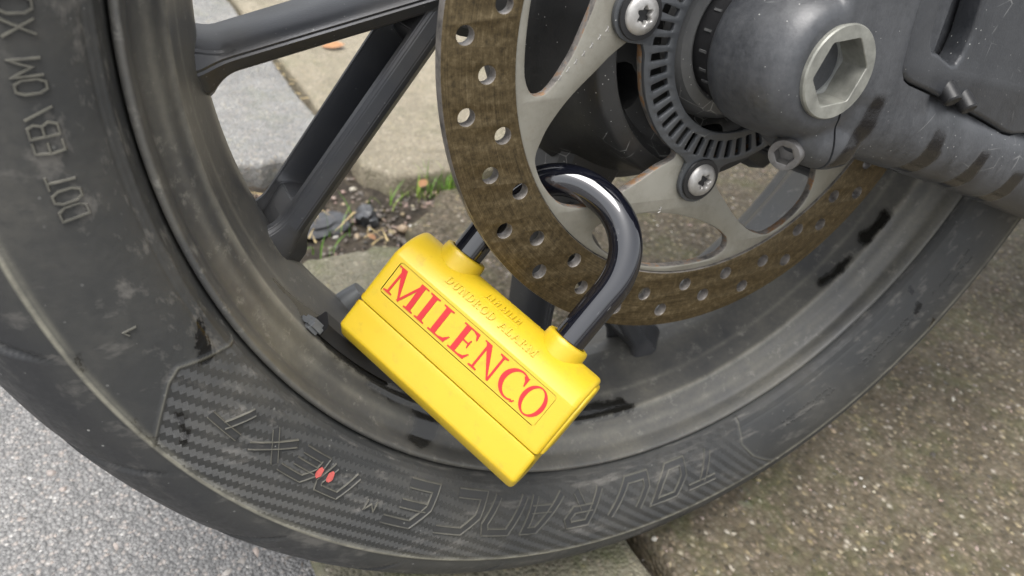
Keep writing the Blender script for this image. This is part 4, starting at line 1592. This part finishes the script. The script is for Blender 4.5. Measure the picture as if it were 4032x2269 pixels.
# balance weight and valve on the rim
def build_rim_bits():
    def rbox(name, sx, sy, sz, mat, mtx, bev=.0012):
        bm = bmesh.new(); bmesh.ops.create_cube(bm, size=1)
        for v in bm.verts:
            v.co.x *= sx; v.co.y *= sy; v.co.z *= sz
        bmesh.ops.bevel(bm, geom=bm.edges[:], offset=bev, segments=2, affect='EDGES')
        me = bpy.data.meshes.new(name); bm.to_mesh(me); bm.free()
        o = link_mesh(name, me, mat, None, True, 40)
        o.parent = bike
        o.matrix_basis = BIKE_LOCAL @ mtx
        return o
    for a, r, y, w in ((-145.3, .2158, .0335, .0085), ):
        x, z = polar(r, a)
        rbox("balance_weight", .0055, .010, w, M['weight'], Matrix.Translation((x, y, z)) @ Matrix.Rotation(math.radians(-a), 4, 'Y') @ Matrix.Rotation(math.radians(-20), 4, 'Z'), .0016)
    # flat adhesive strip running on from it along the rim
    rows = []
    for a in np.linspace(-143.4, -131.0, 26):
        ring = []
        for r, y in ((.2168, .0335), (.2128, .0345), (.2112, .0360), (.2092, .0440), (.2098, .0455), (.2140, .0462)):
            ring.append((r * math.cos(math.radians(a)), y, r * math.sin(math.radians(a))))
        rows.append(ring)
    V, F = loft(rows)
    st_ = from_np("weight_strip", V, F, M['black'], None, True, 30)
    bm = bmesh.new(); bm.from_mesh(st_.data); bmesh.ops.recalc_face_normals(bm, faces=bm.faces); bm.to_mesh(st_.data); bm.free()
    to_bike(st_)
    # valve stem standing on the rim well
    x0, z0 = polar(.208, -137.0); x1, z1 = polar(.1965, -137.0)
    v = tube("valve_stem", [(x0, .074, z0), ((x0 * .6 + x1 * .4), .073, (z0 * .6 + z1 * .4)), (x1, .072, z1)], [.0068, .0066, .0052], M['weight'], None, 20)
    to_bike(v)


build_rim_bits()

# rest of the machine over and ahead of the wheel (it shades and mirrors in what is seen)
def build_upper_bike():
    def body(name, secs, mat):
        rows = []
        for x, y, z, ry, rz in secs:
            rows.append([(x, y + ry * math.copysign(abs(math.cos(t)) ** .7, math.cos(t)), z + rz * math.copysign(abs(math.sin(t)) ** .7, math.sin(t))) for t in np.linspace(0, 2 * PI, 36, endpoint=False)])
        V, F = loft(rows)
        o = from_np(name, V, F, mat, None, True, 50)
        bm = bmesh.new(); bm.from_mesh(o.data); bmesh.ops.recalc_face_normals(bm, faces=bm.faces); bm.to_mesh(o.data); bm.free()
        return to_bike(o)
    body("tail_fairing", [(-.30, .071, .56, .05, .03), (-.22, .071, .54, .10, .06), (.0, .071, .52, .13, .08), (.30, .071, .50, .15, .10), (.60, .071, .50, .17, .13), (.95, .071, .55, .20, .18), (1.15, .071, .60, .12, .12)], M['black'])
    body("engine_block", [(.46, .071, .10, .10, .16), (.52, .071, .10, .17, .24), (.80, .071, .12, .20, .28), (.98, .071, .14, .16, .22), (1.04, .071, .14, .10, .15)], M['hub'])
    body("exhaust_silencer", [(-.06, -.10, .40, .035, .045), (-.02, -.10, .385, .055, .075), (.20, -.09, .30, .055, .075), (.36, -.07, .22, .040, .055), (.46, -.05, .16, .025, .03)], M['cover'])


build_upper_bike()

# ================================================================== PADLOCK
LK = 0.965 * 1e-3
LM = Matrix(((0.47820115, 0.6218625, -0.62016989, -0.12542951), (-0.83693129, 0.10862508, -0.53642017, -0.02634092), (-0.26621358, 0.77555633, 0.57240082, 0.22171105), (0, 0, 0, 1)))
lock = empty("padlock", LM)
tag(lock, "bright yellow alarm padlock with black shackle clamped through the brake disc", "padlock")


def mm(p):
    return tuple(c * LK for c in p)


def extr_x(section, x_stations):
    """closed section (y,z) swept along x; stations (x, inset)"""
    S = np.array(section)
    c = S.mean(0)
    n = len(S)
    d1 = np.roll(S, -1, 0) - S; d0 = S - np.roll(S, 1, 0)
    d1 /= np.linalg.norm(d1, axis=1)[:, None]; d0 /= np.linalg.norm(d0, axis=1)[:, None]
    nrm = np.stack([(d0 + d1)[:, 1], -(d0 + d1)[:, 0]], -1)
    nrm /= np.linalg.norm(nrm, axis=1)[:, None]
    sgn = np.sign(((S - c) * nrm).sum(1).mean())
    nrm *= sgn
    secs = []
    for x, ins in x_stations:
        P = S - nrm * ins
        secs.append([mm((x, p[0], p[1])) for p in P])
    return loft(secs)


def resample(pts, step):
    out = []
    n = len(pts)
    for i in range(n):
        p, q = np.array(pts[i]), np.array(pts[(i + 1) % n])
        m = max(1, int(round(np.linalg.norm(q - p) / step)))
        for k in range(m):
            out.append(tuple(p + (q - p) * k / m))
    return out


ROLL = [(9.2, 0.0), (9.6, -.06), (10.0, -.24), (12.2, -1.55), (14.4, -2.95), (16.7, -4.8), (19.0, -7.3), (21.0, -10.3), (22.5, -13.6), (23.1, -17.0)]
_rd = np.r_[0, np.cumsum(np.hypot(*np.diff(np.array(ROLL), axis=0).T))]


def roll(s):
    y = np.interp(s, _rd, [p[0] for p in ROLL]); z = np.interp(s, _rd, [p[1] for p in ROLL])
    y2 = np.interp(s + .3, _rd, [p[0] for p in ROLL]); z2 = np.interp(s + .3, _rd, [p[1] for p in ROLL])
    t = np.array([y2 - y, z2 - z]); t /= np.linalg.norm(t)
    return np.array([y, z]), np.array([-t[1], t[0]])


def boolean(obj, cutters):
    for c in cutters:
        md = obj.modifiers.new("b", 'BOOLEAN'); md.object = c; md.operation = 'DIFFERENCE'; md.solver = 'EXACT'
    bpy.context.view_layer.update()
    me = evaluated(obj)
    nm = obj.name
    bpy.data.objects.remove(obj)
    for c in cutters:
        bpy.data.objects.remove(c)
    return me


def rr_prism(x0, x1, y0, y1, z0, z1, r, n=5):
    lp = []
    for cx, cy, st in ((x1 - r, y1 - r, 0), (x0 + r, y1 - r, 90), (x0 + r, y0 + r, 180), (x1 - r, y0 + r, 270)):
        for k in range(n + 1):
            t = math.radians(st + 90 * k / n)
            lp.append((cx + r * math.cos(t), cy + r * math.sin(t)))
    V, F = loft([[mm((x, y, z)) for x, y in lp] for z in (z0, z1)])
    o = from_np("cutter", V, F, M['yellow'], None, False)
    bm = bmesh.new(); bm.from_mesh(o.data); bmesh.ops.recalc_face_normals(bm, faces=bm.faces); bm.to_mesh(o.data); bm.free()
    return o


def finish(name, me, mat, parent, angle=32, bev=0.0):
    me.materials.clear()
    bm = bmesh.new(); bm.from_mesh(me)
    bmesh.ops.remove_doubles(bm, verts=bm.verts, dist=1e-7)
    bmesh.ops.recalc_face_normals(bm, faces=bm.faces)
    bm.to_mesh(me); bm.free()
    return link_mesh(name, me, mat, parent, True, angle)


def build_lock():
    st = [(-50.2, 2.6), (-50.0, 1.5), (-49.5, .7), (-48.8, .2), (-47.5, 0), (0, 0), (50.6, 0), (52.0, .2), (52.7, .7), (53.2, 1.5), (53.4, 2.6)]
    back = [(22.6, -21), (21.0, -25), (18, -29), (13, -32), (9, -33)]
    up_sec = [(-16.42, -.45), (-16.25, -.12), (-15.9, 0)] + [(y, 0.0) for y in np.linspace(-14, 8, 8)] + ROLL + back + [(-15.9, -33), (-16.42, -32.6)]
    V, F = extr_x(up_sec, st)
    body = from_np("body", V, F, M['yellow'], None, False)
    bm = bmesh.new(); bm.from_mesh(body.data); bmesh.ops.recalc_face_normals(bm, faces=bm.faces); bm.to_mesh(body.data); bm.free()
    cut1 = rr_prism(-44.5, 44.5, -8.15, 8.15, -.62, 3, 1.6)
    me = boolean(body, [cut1])
    body = finish("body", me, M['yellow'], lock, 28)
    body.parent = lock
    lo_sec = [(-16.75, -.45), (-16.95, -.10), (-17.3, 0)] + [(y, 0.0) for y in np.linspace(-20, -30.0, 4)] + [(-31.0, -.10), (-31.8, -.55), (-36.2, -7.2), (-36.9, -8.6), (-37.2, -10.2), (-37.2, -24), (-36.2, -29), (-33, -32.5), (-30, -33), (-17.3, -33), (-16.75, -32.6)]
    st2 = [(-50.3, 3.0), (-50.1, 1.7), (-49.6, .8), (-48.9, .25), (-47.6, 0), (0, 0), (51.0, 0), (52.3, .25), (53.0, .8), (53.5, 1.7), (53.7, 3.0)]
    V, F = extr_x(lo_sec, st2)
    o = from_np("lower_cover", V, F, M['yellow'], lock, True, 28)
    bm = bmesh.new(); bm.from_mesh(o.data); bmesh.ops.recalc_face_normals(bm, faces=bm.faces); bm.to_mesh(o.data); bm.free()
    # side plate on the right end
    sp = [(-15.2, -3), (-10, -2.2), (8, -2.2), (14, -5), (19.5, -11), (20.5, -18), (18, -25), (8, -29), (-15.2, -29)]
    V, F = extr_x(sp, [(53.0, 0), (54.0, .1), (54.6, .9), (54.8, 2.2)])
    o = from_np("end_plate", V, F, M['yellow'], lock, True, 28)
    bm = bmesh.new(); bm.from_mesh(o.data); bmesh.ops.recalc_face_normals(bm, faces=bm.faces); bm.to_mesh(o.data); bm.free()
    # name plate sunk into the body
    V, F = loft([[mm((x, y, z)) for x, y in [(-44.3, -7.95), (44.3, -7.95), (44.3, 7.95), (-44.3, 7.95)]] for z in (-.9, -.55)])
    plate = from_np("name_plate", V, F, M['yellow'], lock, False)
    # ---------------- serif letters
    def bar(x0, y0, x1, y1, w, w2=None):
        w2 = w if w2 is None else w2
        return [(x0 - w / 2, y0), (x0 + w / 2, y0), (x1 + w2 / 2, y1), (x1 - w2 / 2, y1)]
    def rect(x0, y0, x1, y1):
        return [(x0, y0), (x1, y0), (x1, y1), (x0, y1)]
    def serif(x, y, w, up_):
        s = 1 if up_ else -1      # up_: serif at the foot, bracket rises
        h = .042
        return [(x - w / 2, y), (x + w / 2, y), (x + w / 2, y + s * h), (x + w * .24, y + s * (h + .022)), (x - w * .24, y + s * (h + .022)), (x - w / 2, y + s * h)]
    def arcring(cx, cy, rx, ry, ix, iy, a0, a1, n=40, dx=0):
        o_, i_ = [], []
        for k in range(n + 1):
            t = math.radians(a0 + (a1 - a0) * k / n)
            o_.append((cx + rx * math.cos(t), cy + ry * math.sin(t)))
            i_.append((cx + dx + ix * math.cos(t), cy + iy * math.sin(t)))
        return ('ring', o_, i_)
    TH, TN = .20, .080
    G = {
        'M': (1.36, [bar(.20, 0, .235, .97, TN), bar(.215, 1.0, .70, 0.0, TH + .05, .05), bar(.665, 0.02, 1.13, 1.0, TN + .01, TN + .01), bar(1.15, 0, 1.12, 1.0, TH),
                     serif(.20, 0, .36, True), serif(1.15, 0, .40, True), rect(.0, .958, .22, 1.0), rect(1.10, .958, 1.36, 1.0)]),
        'I': (.44, [bar(.22, 0, .22, 1, TH), serif(.22, 0, .42, True), serif(.22, 1, .42, False)]),
        'L': (.80, [bar(.22, 0, .22, 1, TH), serif(.22, 1, .42, False), rect(.02, 0, .72, .05), [(.70, 0), (.80, .27), (.755, .27), (.62, .11), (.45, .05), (.45, 0)]]),
        'E': (.80, [bar(.22, 0, .22, 1, TH), rect(.02, 0, .70, .05), [(.68, 0), (.79, .25), (.745, .25), (.62, .10), (.45, .05), (.45, 0)], rect(.02, .95, .68, 1.0), [(.68, 1), (.715, .76), (.675, .76), (.60, .89), (.45, .95), (.45, 1)],
                    rect(.29, .49, .55, .54), [(.52, .515), (.555, .66), (.59, .66), (.59, .37), (.555, .37)]]),
        'N': (1.0, [bar(.18, 0, .18, .95, TN), bar(.16, 1, .84, 0, TH + .05, .05), bar(.84, .02, .84, 1, TN), serif(.18, 0, .34, True), serif(.84, 1, .34, False), rect(.0, .958, .17, 1.0)]),
        'C': (.82, [arcring(.50, .5, .50, .53, .36, .475, 62, 300, 48, .03), [(.70, .99), (.735, .955), (.79, .985), (.79, .66), (.755, .66), (.70, .82), (.60, .93)], [(.74, .045), (.80, .12), (.83, .10), (.79, .02), (.70, -.02)]]),
        'O': (1.0, [arcring(.50, .5, .50, .53, .335, .485, 0, 360, 64, 0)]),
        'D': (.92, [bar(.20, 0, .20, 1, TH), rect(.02, 0, .45, .05), rect(.02, .95, .45, 1.0), arcring(.42, .5, .50, .5, .33, .45, -90, 90, 30)]),
        'U': (.95, [bar(.20, .32, .20, 1, TH), bar(.78, .32, .78, 1, TN), serif(.20, 1, .40, False), serif(.78, 1, .34, False), arcring(.465, .33, .345, .35, .265, .29, 180, 360, 24, .03)]),
        'R': (.92, [bar(.20, 0, .20, 1, TH), serif(.20, 0, .42, True), rect(.02, .95, .45, 1.0), rect(.2, .46, .45, .51), arcring(.42, .73, .32, .27, .17, .22, -90, 90, 24), bar(.46, .48, .80, 0, TH, TH), serif(.82, 0, .22, True)]),
        'A': (.98, [bar(.15, 0, .49, 1, TN, .05), bar(.84, 0, .50, 1.0, TH, .09), rect(.26, .30, .74, .35), serif(.15, 0, .32, True), serif(.84, 0, .36, True)]),
    }

    def glyph_mesh(ch, place, h0, h1):
        V, F = [], []
        for k, pr in enumerate(G[ch][1]):
            lift = k * .012
            if isinstance(pr, tuple):
                _, o_, i_ = pr
                n = len(o_)
                b = len(V)
                for hgt in (h0, h1 + lift):
                    for p in o_:
                        V.append(place(p[0], p[1], hgt))
                    for p in i_:
                        V.append(place(p[0], p[1], hgt))
                for j in range(n - 1):
                    F.append((b + 2 * n + j, b + 2 * n + j + 1, b + 3 * n + j + 1, b + 3 * n + j))
                    F.append((b + j, b + j + 1, b + 2 * n + j + 1, b + 2 * n + j))
                    F.append((b + n + j, b + 3 * n + j, b + 3 * n + j + 1, b + n + j + 1))
            else:
                n = len(pr)
                b = len(V)
                for hgt in (h0, h1 + lift):
                    for p in pr:
                        V.append(place(p[0], p[1], hgt))
                F.append(tuple(b + n + j for j in range(n)))
                for j in range(n):
                    F.append((b + j, b + (j + 1) % n, b + n + (j + 1) % n, b + n + j))
        return V, F

    spans = {0: ('M', -44.0, -26.6), 1: ('I', -25.5, -19.8), 2: ('L', -17.6, -6.9), 3: ('E', -5.9, 4.5), 4: ('N', 6.1, 19.0), 5: ('C', 20.4, 31.4), 6: ('O', 31.9, 43.3)}
    for k in spans:
        ch, x0, x1 = spans[k]
        w = G[ch][0]
        place = lambda u, v, h: mm((x0 + (x1 - x0) * u / w, -6.6 + 13.1 * v, -.55 + h))
        V, F = glyph_mesh(ch, place, 0, .3)
        o = from_np("letter", V, F, M['red'], plate, False)
        bm = bmesh.new(); bm.from_mesh(o.data); bmesh.ops.recalc_face_normals(bm, faces=bm.faces); bm.to_mesh(o.data); bm.free()
    # embossed line of small capitals on the roll
    txt = "DUNDROD ALARM"
    cap = 3.7
    adv = [0.0]
    for ch in txt:
        adv.append(adv[-1] + (G[ch][0] + .20 if ch != ' ' else .75))
    sc = 51.3 / adv[-1]
    for ch, a in zip(txt, adv):
        if ch == ' ':
            continue
        def place(u, v, h):
            c, nn = roll(4.9 + v * cap)
            return mm((-24.6 + (a + u) * sc, c[0] + nn[0] * h, c[1] + nn[1] * h))
        V, F = glyph_mesh(ch, place, -.1, .62)
        o = from_np("embossed_letter", V, F, M['yellow'], body, False)
        bm = bmesh.new(); bm.from_mesh(o.data); bmesh.ops.recalc_face_normals(bm, faces=bm.faces); bm.to_mesh(o.data); bm.free()
    # raised block on the crown of the roll with upright ribs
    c0, _ = roll(13.2)
    k = 0
    def small_box(name, xa, xb, s0, s1, h, mat=M['yellow']):
        V = []
        for s in (s0, s1):
            c, nn = roll(s)
            for x in (xa, xb):
                for hh in (-.3, h):
                    V.append(mm((x, c[0] + nn[0] * hh, c[1] + nn[1] * hh)))
        F = [(0, 1, 3, 2), (4, 6, 7, 5), (0, 4, 5, 1), (2, 3, 7, 6), (1, 5, 7, 3), (0, 2, 6, 4)]
        o = from_np(name, V, F, mat, body, False)
        bm = bmesh.new(); bm.from_mesh(o.data); bmesh.ops.recalc_face_normals(bm, faces=bm.faces)
        bmesh.ops.bevel(bm, geom=bm.edges[:], offset=.00012, segments=1, affect='EDGES')
        bm.to_mesh(o.data); bm.free()
    xs = [-7.2, -5.0, -3.0, -1.0, 1.0, 3.0, 5.2, 7.0, 9.0, 11.0]
    for i, x in enumerate(xs):
        small_box("grip_rib", x, x + (1.1 if i % 3 else .7), 12.2, 15.6, .75)
        if i % 2 == 0:
            small_box("grip_rib", x + .9, x + 1.9, 12.5 + (i % 3) * .9, 13.2 + (i % 3) * .9, .62)
    small_box("grip_border", -8.4, 12.6, 11.2, 11.55, .25)
    # collars
    first = None
    for x in (-28.6, 31.4):
        n = 56
        V, F = [], []
        prof = [(10.6, 15.0), (10.6, 24.6), (10.4, 26.2), (10.0, 26.9), (9.2, 27.2), (8.1, 27.2), (7.75, 26.8), (7.6, 24.0), (7.6, 15.0)]
        for r, y in prof:
            V += [mm((r * math.cos(2 * PI * k / n), y, -17.5 + r * math.sin(2 * PI * k / n))) for k in range(n)]
        m = len(prof)
        for i in range(m):
            for k in range(n):
                F.append((i * n + k, i * n + (k + 1) % n, ((i + 1) % m) * n + (k + 1) % n, ((i + 1) % m) * n + k))
        if first is None:
            o = first = from_np("collar", V, F, M['yellow'], lock, True, 30)
            bm = bmesh.new(); bm.from_mesh(o.data); bmesh.ops.recalc_face_normals(bm, faces=bm.faces); bm.to_mesh(o.data); bm.free()
        else:
            o = first.copy(); COL.objects.link(o)
        o.location = (x * LK, 0, 0)
    # shackle
    pts = []
    xl, xr, yc = -28.6, 31.4, 52.5
    cx, R_ = (xl + xr) / 2, (xr - xl) / 2
    for y in np.linspace(12, yc, 14)[:-1]:
        pts.append(mm((xl, y, -17.5)))
    for k in range(49):
        t = PI - PI * k / 48
        e = .93
        pts.append(mm((cx + R_ * math.copysign(abs(math.cos(t)) ** e, math.cos(t)), yc + (R_ + 1.1) * abs(math.sin(t)) ** e, -17.5)))
    for y in np.linspace(yc, 12, 14)[1:]:
        pts.append(mm((xr, y, -17.5)))
    tube("shackle", pts, 7.25 * LK, M['shackle'], lock, 56)


build_lock()
